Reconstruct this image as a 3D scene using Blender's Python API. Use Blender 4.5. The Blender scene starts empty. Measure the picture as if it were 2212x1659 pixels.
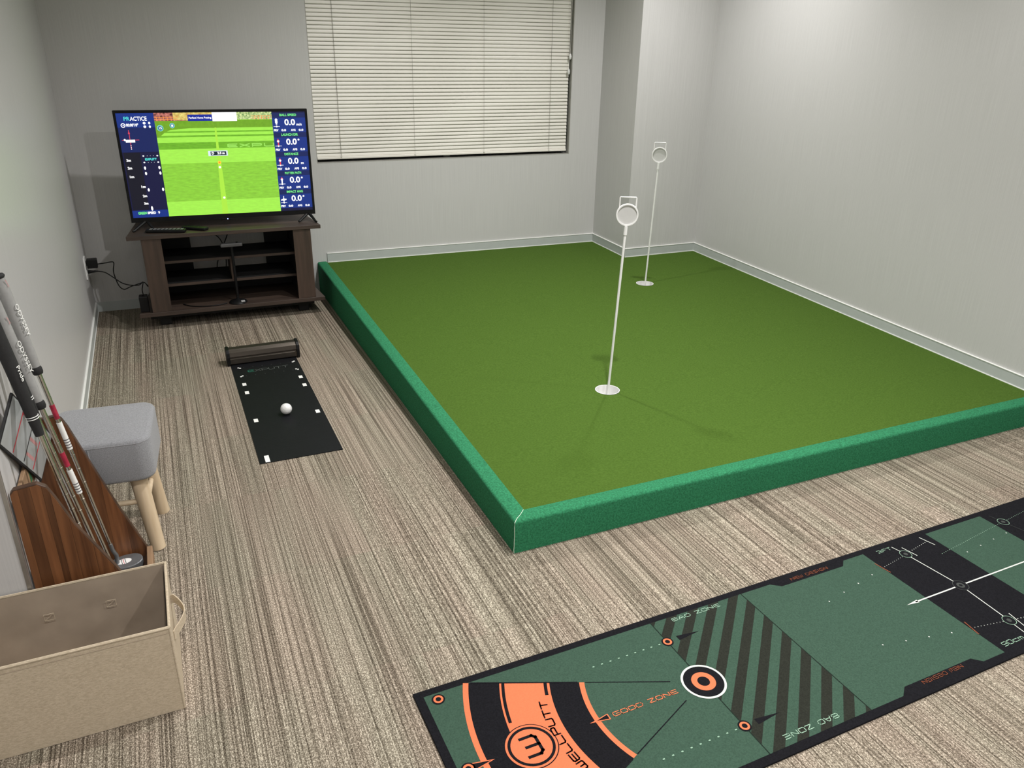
import bpy, bmesh, math, random
from mathutils import Vector, Matrix
random.seed(7)
SC = bpy.context.scene
COL = SC.collection

# ------------------------------------------------------------------ camera
cam_d = bpy.data.cameras.new('camera')
cam_d.sensor_width = 36.0
cam_d.lens = 1703.86 / 2212 * 36.0
cam_d.clip_start = 0.05
cam = bpy.data.objects.new('camera', cam_d)
cam.location = (0.42699, -4.96976, 1.49567)
cam.rotation_euler = (math.radians(66.61848), math.radians(-0.89199), math.radians(-23.783))
COL.objects.link(cam)
SC.camera = cam

# ------------------------------------------------------------------ world, exposure
world = bpy.data.worlds.new('night')
world.use_nodes = True
world.node_tree.nodes['Background'].inputs[0].default_value = (0.02, 0.024, 0.03, 1)
world.node_tree.nodes['Background'].inputs[1].default_value = 0.3
SC.world = world
SC.view_settings.view_transform = 'Standard'
SC.view_settings.look = 'None'
SC.view_settings.gamma = 1.0
SC.view_settings.use_curve_mapping = False
SC.view_settings.exposure = 0.0

# room numbers (metres): x right along the back wall, y away from the viewer, z up
CEIL = 2.5
XL, YF = 1.2995, -3.0639            # green: left face, front face
XP, YP, XR = 3.2811, -0.4542, 3.8445  # pillar left face, pillar front face, right wall
SLOPE = -0.0234                     # back wall is a little out of square
TH = math.atan(SLOPE)
YE = -3.055                         # end of the left wall (door reveal)
YFRONT = -6.6
SPOT_W = 112.0
SPOTS = [(1.80, -1.25), (3.07, -1.25), (1.84, -2.95), (3.07, -2.88), (1.82, -4.6), (3.07, -4.6), (0.55, -4.6), (0.55, -6.0)]  # last lamp is added out of view to brighten bin and wall end

def TZ(x, y, d=0.0):                # height of the sloping turf
    return 0.1118 - 0.0026 * (x - XL) + 0.0231 * (y - YF) + d

def WB(x, off, z):                  # point `off` in front of the back wall
    return Vector((x, SLOPE * (x - XP) - off, z))

# ------------------------------------------------------------------ materials
MATS = {}
def nd(nt, t, **kw):
    n = nt.nodes.new(t)
    for k, v in kw.items():
        setattr(n, k, v)
    return n

def M(name, col, rough=0.6, metal=0.0, var=0.0, scale=40.0, stretch=(1, 1, 1), bump=0.0, bscale=None,
      emit=0.0, spec=0.5, rnd=0.0, sheen=0.0, col2=None, detail=3.0, bdist=0.002, coat=0.0):
    """procedural material: base colour broken up by stretched noise, fine bump, optional per-object tone"""
    if name in MATS:
        return MATS[name]
    m = bpy.data.materials.new(name); m.use_nodes = True
    nt = m.node_tree; b = nt.nodes['Principled BSDF']
    b.inputs['Roughness'].default_value = rough
    b.inputs['Metallic'].default_value = metal
    b.inputs['Specular IOR Level'].default_value = spec
    if sheen: b.inputs['Sheen Weight'].default_value = sheen
    if coat: b.inputs['Coat Weight'].default_value = coat
    c = (*col, 1.0)
    b.inputs['Base Color'].default_value = c
    tc = nd(nt, 'ShaderNodeTexCoord')
    mp = nd(nt, 'ShaderNodeMapping'); mp.inputs['Scale'].default_value = stretch
    nt.links.new(tc.outputs['Object'], mp.inputs['Vector'])
    noise = nd(nt, 'ShaderNodeTexNoise'); noise.inputs['Scale'].default_value = scale
    noise.inputs['Detail'].default_value = detail
    vec = mp.outputs[0]
    oi = None
    if rnd:
        oi = nd(nt, 'ShaderNodeObjectInfo')
        add = nd(nt, 'ShaderNodeVectorMath', operation='ADD')
        mul = nd(nt, 'ShaderNodeMath', operation='MULTIPLY'); mul.inputs[1].default_value = 50.0
        nt.links.new(oi.outputs['Random'], mul.inputs[0])
        nt.links.new(vec, add.inputs[0]); nt.links.new(mul.outputs[0], add.inputs[1])
        vec = add.outputs[0]
    nt.links.new(vec, noise.inputs['Vector'])
    ramp = nd(nt, 'ShaderNodeValToRGB')
    lo = tuple(max(0, x * (1 - var)) for x in col); hi = tuple(min(1, x * (1 + var)) for x in col)
    if col2 is not None: lo, hi = col2, col
    ramp.color_ramp.elements[0].position = 0.32; ramp.color_ramp.elements[1].position = 0.68
    ramp.color_ramp.elements[0].color = (*lo, 1); ramp.color_ramp.elements[1].color = (*hi, 1)
    nt.links.new(noise.outputs['Fac'], ramp.inputs['Fac'])
    out = ramp.outputs['Color']
    if rnd:
        mx = nd(nt, 'ShaderNodeMix', data_type='RGBA', blend_type='MULTIPLY')
        mr = nd(nt, 'ShaderNodeMapRange'); mr.inputs['To Min'].default_value = 1 - rnd; mr.inputs['To Max'].default_value = 1 + rnd
        nt.links.new(oi.outputs['Random'], mr.inputs['Value'])
        mx.inputs[0].default_value = 1.0
        nt.links.new(out, mx.inputs[6]); nt.links.new(mr.outputs[0], mx.inputs[7])
        out = mx.outputs[2]
    nt.links.new(out, b.inputs['Base Color'])
    if emit:
        nt.links.new(out, b.inputs['Emission Color'])
        b.inputs['Emission Strength'].default_value = emit
        b.inputs['Base Color'].default_value = (0.01, 0.01, 0.01, 1)
        for l in list(b.inputs['Base Color'].links): nt.links.remove(l)
    if bump:
        n2 = nd(nt, 'ShaderNodeTexNoise'); n2.inputs['Scale'].default_value = bscale or scale
        n2.inputs['Detail'].default_value = 2.0
        nt.links.new(vec, n2.inputs['Vector'])
        bp = nd(nt, 'ShaderNodeBump'); bp.inputs['Strength'].default_value = bump
        bp.inputs['Distance'].default_value = bdist
        nt.links.new(n2.outputs['Fac'], bp.inputs['Height'])
        nt.links.new(bp.outputs[0], b.inputs['Normal'])
    MATS[name] = m
    return m

def carpet_material():
    m = bpy.data.materials.new('striped_carpet'); m.use_nodes = True
    nt = m.node_tree; b = nt.nodes['Principled BSDF']
    b.inputs['Roughness'].default_value = 0.95; b.inputs['Specular IOR Level'].default_value = 0.1
    tc = nd(nt, 'ShaderNodeTexCoord'); oi = nd(nt, 'ShaderNodeObjectInfo')
    mul = nd(nt, 'ShaderNodeMath', operation='MULTIPLY'); mul.inputs[1].default_value = 37.0
    nt.links.new(oi.outputs['Random'], mul.inputs[0])
    add = nd(nt, 'ShaderNodeVectorMath', operation='ADD')
    nt.links.new(tc.outputs['Object'], add.inputs[0]); nt.links.new(mul.outputs[0], add.inputs[1])
    def noise(scale3, scale, detail=2.0, rough=0.5, src=None):
        mp = nd(nt, 'ShaderNodeMapping'); mp.inputs['Scale'].default_value = scale3
        nt.links.new(src or add.outputs[0], mp.inputs['Vector'])
        n = nd(nt, 'ShaderNodeTexNoise'); n.inputs['Scale'].default_value = scale
        n.inputs['Detail'].default_value = detail; n.inputs['Roughness'].default_value = rough
        nt.links.new(mp.outputs[0], n.inputs['Vector'])
        return n.outputs['Fac']
    geo = nd(nt, 'ShaderNodeNewGeometry')
    def ramped(fac, stops):
        q = nd(nt, 'ShaderNodeValToRGB'); cr = q.color_ramp
        cr.elements[0].position, cr.elements[1].position = stops[0][0], stops[-1][0]
        cr.elements[0].color = (*[stops[0][1]] * 3, 1); cr.elements[1].color = (*[stops[-1][1]] * 3, 1)
        for p_, v_ in stops[1:-1]:
            e_ = cr.elements.new(p_); e_.color = (v_, v_, v_, 1)
        nt.links.new(fac, q.inputs['Fac']); return q.outputs['Color']
    broad = noise((1, 0.004, 1), 75.0, 2.0, 0.5)                                    # differs from tile to tile
    fine = ramped(noise((1, 0.0035, 1), 225.0, 1.0, 0.5, geo.outputs['Position']), [(0.34, 0.0), (0.44, 0.55), (0.62, 1.0)])   # ribs with thin grooves
    loop = ramped(noise((1, 0.55, 1), 430.0, 1.0, 0.5), [(0.34, 0.0), (0.66, 1.0)])    # yarn loops
    hue = noise((1, 0.12, 1), 9.0, 1.0)
    def math_(op, a, bb):
        n = nd(nt, 'ShaderNodeMath', operation=op)
        for i, x in enumerate((a, bb)):
            if isinstance(x, (int, float)): n.inputs[i].default_value = x
            else: nt.links.new(x, n.inputs[i])
        return n.outputs[0]
    s = math_('ADD', math_('MULTIPLY', broad, 0.22), math_('ADD', math_('MULTIPLY', fine, 0.34), math_('MULTIPLY', loop, 0.43)))
    r = nd(nt, 'ShaderNodeValToRGB')
    r.color_ramp.elements[0].position = 0.16; r.color_ramp.elements[0].color = (0.055, 0.043, 0.032, 1)
    r.color_ramp.elements[1].position = 0.92; r.color_ramp.elements[1].color = (0.62, 0.545, 0.45, 1)
    e = r.color_ramp.elements.new(0.45); e.color = (0.165, 0.137, 0.106, 1)
    e = r.color_ramp.elements.new(0.66); e.color = (0.29, 0.247, 0.198, 1)
    nt.links.new(s, r.inputs['Fac'])
    hr = nd(nt, 'ShaderNodeValToRGB')
    hr.color_ramp.elements[0].position = 0.35; hr.color_ramp.elements[0].color = (0.96, 1.0, 0.965, 1)
    hr.color_ramp.elements[1].position = 0.65; hr.color_ramp.elements[1].color = (1.0, 0.97, 0.955, 1)
    nt.links.new(hue, hr.inputs['Fac'])
    mx = nd(nt, 'ShaderNodeMix', data_type='RGBA', blend_type='MULTIPLY'); mx.inputs[0].default_value = 1.0
    nt.links.new(r.outputs[0], mx.inputs[6]); nt.links.new(hr.outputs[0], mx.inputs[7])
    nt.links.new(mx.outputs[2], b.inputs['Base Color'])
    bp = nd(nt, 'ShaderNodeBump'); bp.inputs['Strength'].default_value = 0.6; bp.inputs['Distance'].default_value = 0.004
    nt.links.new(s, bp.inputs['Height']); nt.links.new(bp.outputs[0], b.inputs['Normal'])
    return m
CARPET = carpet_material()

WALL = M('wallpaper', (0.56, 0.555, 0.55), 0.33, var=0.04, scale=60, stretch=(6, 6, 0.06), bump=0.10, bscale=60, spec=0.45, detail=4)
PAINT = M('ceiling_paint', (0.75, 0.75, 0.73), 0.9, var=0.02, scale=30, bump=0.05)
BASEB = M('baseboard_vinyl', (0.47, 0.50, 0.49), 0.45, var=0.02, scale=20)
EDGEWHITE = M('white_lip_highlight', (0.86, 0.87, 0.84), 0.4, var=0.02, scale=20)  # white lip, and the painted light along the top edge
TURF = M('putting_turf', (0.072, 0.132, 0.020), 0.95, col2=(0.050, 0.099, 0.0125), scale=170, stretch=(0.8, 1.2, 1), bump=0.8, bscale=420, spec=0.1, detail=8, bdist=0.003)
FELT = M('green_felt', (0.027, 0.172, 0.080), 0.95, var=0.3, scale=170, stretch=(1, 1, 1), bump=0.6, bscale=300, spec=0.12)
WHITE = M('white_plastic', (0.82, 0.82, 0.81), 0.4, var=0.02, scale=20)
DISC = M('disc_face', (0.56, 0.56, 0.55), 0.5, var=0.03, scale=20)
BLACK = M('black_plastic', (0.0055, 0.0055, 0.006), 0.45, var=0.2, scale=30, spec=0.25)
RUBBER = M('black_rubber', (0.012, 0.012, 0.013), 0.75, var=0.2, scale=60, bump=0.2, bscale=300)
CHROME = M('polished_steel', (0.62, 0.60, 0.56), 0.22, metal=1.0, var=0.05, scale=30)
ALU = M('aluminium', (0.55, 0.55, 0.54), 0.35, metal=0.9, var=0.05, scale=40)
DARKMETAL = M('dark_window_metal', (0.36, 0.355, 0.33), 0.45, metal=0.0, var=0.1, scale=20)
SLAT = M('ivory_slat', (0.80, 0.775, 0.715), 0.45, var=0.03, scale=12, stretch=(0.3, 1, 1))
CORD = M('grey_cord', (0.25, 0.24, 0.21), 0.8, var=0.1, scale=90)
GLASS = M('night_glass', (0.02, 0.022, 0.025), 0.05, var=0.1, scale=4, spec=0.6)
STANDWOOD = M('dark_oak', (0.066, 0.044, 0.033), 0.5, col2=(0.034, 0.023, 0.018), scale=26, stretch=(0.12, 1, 1.6), bump=0.1, bscale=60, detail=6)
STANDWOODV = M('dark_oak_upright', (0.074, 0.046, 0.033), 0.5, col2=(0.038, 0.025, 0.018), scale=26, stretch=(1.6, 1, 0.12), bump=0.1, bscale=60, detail=6)
STANDBLACK = M('black_laminate', (0.005, 0.005, 0.005), 0.7, var=0.2, scale=20)
WALNUT = M('walnut_stave', (0.21, 0.085, 0.033), 0.4, col2=(0.10, 0.038, 0.015), scale=34, stretch=(2.2, 2.2, 0.12), rnd=0.3, detail=6)
WALNUTD = M('walnut_edge', (0.06, 0.03, 0.017), 0.5, var=0.3, scale=40, stretch=(1, 1, 0.3))
PLY = M('pale_wood_bar', (0.26, 0.16, 0.09), 0.6, var=0.3, scale=30, stretch=(1, 0.1, 1))
BIRCH = M('pale_birch', (0.66, 0.53, 0.37), 0.5, col2=(0.56, 0.43, 0.28), scale=30, stretch=(2, 2, 0.15), detail=5)
GREYFAB = M('grey_fabric', (0.25, 0.254, 0.268), 0.95, var=0.17, scale=260, stretch=(1, 1, 1.6), bump=0.4, bscale=500, spec=0.15, sheen=0.2)
LINEN = M('beige_linen', (0.55, 0.465, 0.35), 0.95, col2=(0.44, 0.365, 0.265), scale=150, stretch=(1, 1, 2.2), bump=0.35, bscale=420, spec=0.15)
LINING = M('brown_lining', (0.34, 0.275, 0.21), 0.9, var=0.08, scale=14, bump=0.25, bscale=12, bdist=0.01)
MATGREEN = M('mat_green', (0.038, 0.074, 0.052), 0.95, var=0.16, scale=260, bump=0.3, bscale=600, spec=0.1)
MATBLACK = M('mat_black', (0.0075, 0.0075, 0.0095), 0.95, var=0.3, scale=260, bump=0.3, bscale=600, spec=0.1)
MATSTRIPE = M('mat_stripe', (0.0195, 0.0215, 0.0165), 0.95, var=0.22, scale=260, spec=0.1)
MATLINE = M('mat_line', (0.012, 0.02, 0.015), 0.95, var=0.1, scale=200, spec=0.1)
MATORANGE = M('mat_orange', (0.63, 0.158, 0.072), 0.95, var=0.05, scale=260, spec=0.1)
MATDULLOR = M('mat_dull_orange', (0.22, 0.068, 0.035), 0.95, var=0.1, scale=260, spec=0.1)
MATWHITE = M('mat_white', (0.55, 0.57, 0.53), 0.95, var=0.04, scale=260, spec=0.1)
MATMINT = M('mat_mint', (0.26, 0.40, 0.30), 0.95, var=0.06, scale=260, spec=0.1)
MATGREY = M('mat_grey', (0.05, 0.055, 0.052), 0.95, var=0.1, scale=260, spec=0.1)
ROLLSHEET = M('rubber_sheet', (0.0032, 0.0036, 0.005), 0.6, var=0.15, scale=30, bump=0.1, bscale=200, spec=0.2)
BRONZE = M('bronze_anodised', (0.085, 0.072, 0.06), 0.32, metal=0.7, var=0.08, scale=30, stretch=(0.1, 1, 1))
STICKER = M('white_sticker', (0.80, 0.80, 0.78), 0.5, var=0.03, scale=50)
BALLM = M('ball_white', (0.80, 0.80, 0.79), 0.3, var=0.01, scale=20, coat=0.3)
GRIPGREY = M('grey_grip', (0.30, 0.30, 0.295), 0.65, var=0.06, scale=80)
PINK = M('pink_print', (0.55, 0.27, 0.27), 0.6, var=0.05, scale=50)
RED = M('red_line', (0.62, 0.04, 0.06), 0.5, var=0.05, scale=50)
MIRROR = M('mirror_grey', (0.40, 0.42, 0.42), 0.12, metal=0.0, var=0.02, scale=6)  # even grey put in for what the mirror reflects
HEADGREY = M('putter_head_grey', (0.22, 0.23, 0.24), 0.35, metal=0.6, var=0.06, scale=40)
GREENTAPE = M('green_tape', (0.03, 0.12, 0.05), 0.6, var=0.1, scale=50)
LAMP = M('lamp_diffuser', (1.0, 0.97, 0.9), 0.5, emit=12.0)
THREAD = M('pale_thread', (0.62, 0.72, 0.60), 0.8, var=0.05, scale=100)

# ------------------------------------------------------------------ mesh helpers
def link(o, parent=None):
    COL.objects.link(o)
    if parent is not None: o.parent = parent
    return o

def mesh_obj(name, verts, faces, mat, parent=None, smooth=False):
    me = bpy.data.meshes.new(name)
    me.from_pydata([tuple(v) for v in verts], [], faces)
    me.materials.append(mat)
    if smooth: me.polygons.foreach_set('use_smooth', [True] * len(me.polygons))
    me.update()
    return link(bpy.data.objects.new(name, me), parent)

def bm_obj(name, bm, mat, parent=None, smooth=False):
    bmesh.ops.recalc_face_normals(bm, faces=bm.faces[:])
    me = bpy.data.meshes.new(name); bm.to_mesh(me); bm.free()
    me.materials.append(mat)
    if smooth:
        me.polygons.foreach_set('use_smooth', [True] * len(me.polygons)); me.set_sharp_from_angle(angle=math.radians(42))
    return link(bpy.data.objects.new(name, me), parent)

def thing(name, label, cat, loc=(0, 0, 0), rotz=0.0, group=None):
    o = bpy.data.objects.new(name, None); COL.objects.link(o)
    o.empty_display_size = 0.05
    o.location = loc; o.rotation_euler = (0, 0, rotz)
    return tag(o, label, cat, group)

def tag(o, label, cat, group=None):
    o['label'] = label; o['category'] = cat
    if group: o['group'] = group
    return o

def struct(o, label=None):
    o['kind'] = 'structure'
    if label: o['label'] = label
    return o

def add_box(bm, lo, hi, bevel=0.0, seg=2):
    r = bmesh.ops.create_cube(bm, size=1.0)
    vs = r['verts']
    for v in vs:
        v.co = Vector([lo[i] + (v.co[i] + 0.5) * (hi[i] - lo[i]) for i in range(3)])
    if bevel:
        es = list({e for v in vs for e in v.link_edges})
        bmesh.ops.bevel(bm, geom=es, offset=bevel, segments=seg, profile=0.5, affect='EDGES')

def box(name, lo, hi, mat, parent=None, bevel=0.0, seg=2):
    bm = bmesh.new(); add_box(bm, lo, hi, bevel, seg)
    return bm_obj(name, bm, mat, parent)

def prism(name, pts, axis, a, b, mat, parent=None, bevel=0.0):
    """polygon pts (2D) swept along axis from a to b"""
    def mk(p, t):
        if axis == 'x': return (t, p[0], p[1])
        if axis == 'y': return (p[0], t, p[1])
        return (p[0], p[1], t)
    bm = bmesh.new()
    n = len(pts)
    v0 = [bm.verts.new(mk(p, a)) for p in pts]; v1 = [bm.verts.new(mk(p, b)) for p in pts]
    bm.faces.new(v0); bm.faces.new(v1[::-1])
    for i in range(n):
        bm.faces.new((v0[i], v1[i], v1[(i + 1) % n], v0[(i + 1) % n]))
    if bevel:
        bmesh.ops.recalc_face_normals(bm, faces=bm.faces[:])
        bmesh.ops.bevel(bm, geom=bm.edges[:], offset=bevel, segments=2, profile=0.5, affect='EDGES')
    return bm_obj(name, bm, mat, parent)

def add_tube(bm, pts, rad, n=10, caps=True):
    pts = [Vector(p) for p in pts]
    rads = rad if isinstance(rad, (list, tuple)) else [rad] * len(pts)
    rings = []
    up = Vector((0.123, 0.31, 0.94)).normalized()
    for i, p in enumerate(pts):
        d = (pts[min(i + 1, len(pts) - 1)] - pts[max(i - 1, 0)]).normalized()
        s = d.cross(up)
        if s.length < 0.05: s = d.cross(Vector((1, 0, 0)))
        s.normalize(); t = s.cross(d).normalized()
        rings.append([bm.verts.new(p + (s * math.cos(a) + t * math.sin(a)) * rads[i]) for a in [2 * math.pi * k / n for k in range(n)]])
    for a, b in zip(rings, rings[1:]):
        for k in range(n):
            bm.faces.new((a[k], a[(k + 1) % n], b[(k + 1) % n], b[k]))
    if caps:
        bm.faces.new(rings[0][::-1]); bm.faces.new(rings[-1])

def tube(name, pts, rad, mat, parent=None, n=10, smooth=True):
    bm = bmesh.new(); add_tube(bm, pts, rad, n)
    return bm_obj(name, bm, mat, parent, smooth)

def spline(pts, k=6):
    pts = [Vector(p) for p in pts]; out = []
    for i in range(len(pts) - 1):
        p0 = pts[max(i - 1, 0)]; p1 = pts[i]; p2 = pts[i + 1]; p3 = pts[min(i + 2, len(pts) - 1)]
        for j in range(k):
            t = j / k
            out.append(0.5 * ((2 * p1) + (p2 - p0) * t + (2 * p0 - 5 * p1 + 4 * p2 - p3) * t * t + (3 * p1 - p0 - 3 * p2 + p3) * t ** 3))
    out.append(pts[-1])
    return out

def lathe(name, prof, mat, parent=None, n=32, centre=(0, 0, 0), smooth=True, closed=False):
    bm = bmesh.new(); rings = []
    c = Vector(centre)
    for r, z in prof:
        if r < 1e-6: rings.append([bm.verts.new(c + Vector((0, 0, z)))])
        else: rings.append([bm.verts.new(c + Vector((r * math.cos(2 * math.pi * k / n), r * math.sin(2 * math.pi * k / n), z))) for k in range(n)])
    pairs = list(zip(rings, rings[1:]))
    if closed: pairs.append((rings[-1], rings[0]))
    for a, b in pairs:
        for k in range(n):
            k2 = (k + 1) % n
            if len(a) == 1 and len(b) == 1: continue
            if len(a) == 1: bm.faces.new((a[0], b[k2], b[k]))
            elif len(b) == 1: bm.faces.new((a[k], a[k2], b[0]))
            else: bm.faces.new((a[k], a[k2], b[k2], b[k]))
    return bm_obj(name, bm, mat, parent, smooth)

def poly(name, pts, z, mat, parent, f=None):
    """flat print: polygon in 2D; f maps (u, w, z) to local space"""
    f = f or (lambda u, w, zz: (u, -w, zz))
    return mesh_obj(name, [f(p[0], p[1], z) for p in pts], [list(range(len(pts)))], mat, parent)

def quads(name, qs, z, mat, parent, f=None):
    f = f or (lambda u, w, zz: (u, -w, zz))
    vs, fs = [], []
    for q in qs:
        fs.append(list(range(len(vs), len(vs) + len(q))))
        vs += [f(p[0], p[1], z) for p in q]
    return mesh_obj(name, vs, fs, mat, parent)

def arc_quads(c, r0, r1, a0, a1, n=32):
    qs = []
    for i in range(n):
        t0 = a0 + (a1 - a0) * i / n; t1 = a0 + (a1 - a0) * (i + 1) / n
        P = lambda r, t: (c[0] + r * math.cos(t), c[1] + r * math.sin(t))
        qs.append([P(r0, t0), P(r1, t0), P(r1, t1), P(r0, t1)])
    return qs

def ring(name, c, r0, r1, z, mat, parent, n=40, f=None):
    if r0 <= 0:
        return poly(name, [(c[0] + r1 * math.cos(2 * math.pi * k / n), c[1] + r1 * math.sin(2 * math.pi * k / n)) for k in range(n)], z, mat, parent, f)
    return quads(name, arc_quads(c, r0, r1, 0, 2 * math.pi, n), z, mat, parent, f)

def seg_quad(a, b, t):
    dx, dy = b[0] - a[0], b[1] - a[1]; L = math.hypot(dx, dy) or 1e-9
    ex, ey = dx / L * t / 2, dy / L * t / 2; nx, ny = -ey, ex
    return [(a[0] - ex + nx, a[1] - ey + ny), (b[0] + ex + nx, b[1] + ey + ny), (b[0] + ex - nx, b[1] + ey - ny), (a[0] - ex - nx, a[1] - ey - ny)]

# squared line lettering: strokes on a 0..1 box, y up
GL = {
 'A': [[(0, 0), (0.32, 1), (0.68, 1), (1, 0)], [(0.18, 0.35), (0.82, 0.35)]],
 'B': [[(0, 0), (0, 1), (0.92, 1), (0.92, 0.54), (0, 0.54)], [(0.92, 0.54), (1, 0.46), (1, 0), (0, 0)]],
 'D': [[(0, 0), (0, 1), (0.75, 1), (1, 0.75), (1, 0.25), (0.75, 0), (0, 0)]],
 'Z': [[(0, 1), (1, 1), (0, 0), (1, 0)]],
 'O': [[(0, 0), (0, 1), (1, 1), (1, 0), (0, 0)]],
 'N': [[(0, 0), (0, 1), (1, 0), (1, 1)]],
 'E': [[(1, 1), (0.15, 1), (0, 0.85), (0, 0.15), (0.15, 0), (1, 0)], [(0, 0.5), (0.9, 0.5)]],
 'G': [[(1, 1), (0, 1), (0, 0), (1, 0), (1, 0.5), (0.5, 0.5)]],
 'W': [[(0, 1), (0, 0.15), (0.12, 0), (0.88, 0), (1, 0.15), (1, 1)], [(0.5, 0), (0.5, 0.75)]],
 'S': [[(1, 1), (0, 1), (0, 0.5), (1, 0.5), (1, 0), (0, 0)]],
 'I': [[(0.5, 0), (0.5, 1)]],
 '3': [[(0, 1), (0.9, 1), (1, 0.9), (1, 0.1), (0.9, 0), (0, 0)], [(0.3, 0.5), (1, 0.5)]],
 'F': [[(0, 0), (0, 0.85), (0.15, 1), (1, 1)], [(0, 0.5), (0.85, 0.5)]],
 'T': [[(0, 1), (1, 1)], [(0.5, 1), (0.5, 0)]],
 '9': [[(1, 0.45), (0, 0.45), (0, 1), (1, 1), (1, 0.15), (0.85, 0), (0.05, 0)]],
 '0': [[(0, 0), (0, 1), (1, 1), (1, 0), (0, 0)]],
 'c': [[(1, 0.66), (0, 0.66), (0, 0), (1, 0)]],
 'm': [[(0, 0), (0, 0.66), (1, 0.66), (1, 0)], [(0.5, 0.66), (0.5, 0)]],
 'L': [[(0, 1), (0, 0.15), (0.15, 0), (1, 0)]],
 'P': [[(0, 0), (0, 1), (0.85, 1), (1, 0.85), (1, 0.5), (0.88, 0.4), (0.1, 0.4)]],
 'U': [[(0, 1), (0, 0.15), (0.15, 0), (0.85, 0), (1, 0.15), (1, 1)]],
 'X': [[(0, 0), (1, 1)], [(0, 1), (1, 0)]],
 'Y': [[(0, 1), (0.5, 0.5), (1, 1)], [(0.5, 0.5), (0.5, 0)]],
}
def stroke_text(text, width, h, t, gap=0.28, sub=1):
    """quads of a line of lettering: baseline at y=0, from x=0 to x=width"""
    n = len(text); ws = [0.55 if c == ' ' else (0.35 if c == 'I' else 1.0) for c in text]
    cw = width / (sum(ws) + gap * (n - 1)); x = 0; qs = []
    for ch, w in zip(text, ws):
        for st in GL.get(ch, []):
            for a, b in zip(st, st[1:]):
                for k in range(sub):
                    p = (x + cw * w * (a[0] + (b[0] - a[0]) * k / sub), h * (a[1] + (b[1] - a[1]) * k / sub))
                    q = (x + cw * w * (a[0] + (b[0] - a[0]) * (k + 1) / sub), h * (a[1] + (b[1] - a[1]) * (k + 1) / sub))
                    qs.append(seg_quad(p, q, t))
        x += cw * (w + gap)
    return qs

def font_mesh(text, size, align='CENTER', bold=0.0):
    cu = bpy.data.curves.new('lettering', 'FONT')
    cu.body = text; cu.size = size; cu.align_x = align; cu.align_y = 'CENTER'; cu.fill_mode = 'FRONT'
    cu.offset = bold; cu.resolution_u = 3
    tmp = bpy.data.objects.new('lettering_tmp', cu); COL.objects.link(tmp)
    dg = bpy.context.evaluated_depsgraph_get(); dg.update()
    me = bpy.data.meshes.new_from_object(tmp.evaluated_get(dg))
    bpy.data.objects.remove(tmp); bpy.data.curves.remove(cu)
    return me

def clip_strip(pts, a, b):
    def half(ps, lim, keep_less):
        out = []
        for p, q in zip(ps, ps[1:] + ps[:1]):
            ip = (p[0] <= lim) if keep_less else (p[0] >= lim); iq = (q[0] <= lim) if keep_less else (q[0] >= lim)
            if ip: out.append(p)
            if ip != iq:
                t = (lim - p[0]) / (q[0] - p[0]); out.append((lim, p[1] + t * (q[1] - p[1])))
        return out
    r = half(pts, b, True)
    return half(r, a, False) if len(r) > 2 else []

# ================================================================== THE SETTING
floor = struct(box('floor', (-1.3, YFRONT, -0.12), (4.0, 0.2, -0.0062), M('subfloor', (0.05, 0.045, 0.04), 0.9, var=0.1, scale=20)))
# carpet tiles, 50 cm, each its own piece; one shared mesh
tile_bm = bmesh.new(); add_box(tile_bm, (-0.24985, -0.24985, -0.006), (0.24985, 0.24985, 0.0))
tile_me = bpy.data.meshes.new('carpet_tile'); tile_bm.to_mesh(tile_me); tile_bm.free(); tile_me.materials.append(CARPET)
for i in range(-3, 8):
    for j in range(-8, 7):
        cx, cy = 0.14 + i * 0.5, -2.877 + 0.25 + j * 0.5
        if cy + 0.25 > 0.16 and cx > 4: continue
        if cy > 0.1 or cy < -6.5 or cx > 3.85 or cx < -1.2: continue
        if cx - 0.25 > XL + 0.1 and cy - 0.25 > YF + 0.1: continue      # under the green
        o = bpy.data.objects.new('carpet_tile', tile_me); o.location = (cx, cy, random.uniform(-0.0002, 0.0))
        link(o, floor)
struct(box('ceiling', (-1.3, YFRONT, CEIL), (4.0, 0.25, CEIL + 0.1), PAINT))

# back wall with the window opening
WX0, WX1, WZ0, WZ1 = 1.347, 3.06, 0.80, 2.12
def wall_local(o):
    o.location = WB(0, 0, 0); o.rotation_euler = (0, 0, TH); return o
bm = bmesh.new()
for lo, hi in (((-0.2, 0, -0.1), (WX0, 0.14, CEIL)), ((WX1, 0, -0.1), (XR + 0.15, 0.14, CEIL)),
               ((WX0, 0, -0.1), (WX1, 0.14, WZ0)), ((WX0, 0, WZ1), (WX1, 0.14, CEIL))):
    add_box(bm, lo, hi)
struct(wall_local(bm_obj('wall_back', bm, WALL)))
struct(box('wall_left', (-0.14, YE, -0.1), (0.0, 0.2, CEIL), WALL))
struct(box('wall_right', (XR, YFRONT, -0.1), (XR + 0.14, 0.1, CEIL), WALL))
struct(box('wall_pillar', (XP, YP, -0.1), (XR + 0.05, 0.05, CEIL), WALL), 'square column boxed out into the far right corner')
struct(box('wall_front', (-1.3, YFRONT - 0.1, -0.1), (4.0, YFRONT, CEIL), WALL))
struct(box('wall_entry', (-1.3, YFRONT, -0.1), (-1.2, 0.0, CEIL), WALL))
struct(box('trim_1', (-0.007, YE - 0.004, 0.0), (0.003, YE + 0.005, 2.2), ALU, None, 0.001, 1), 'thin metal corner strip at the end of the left wall')

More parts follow.
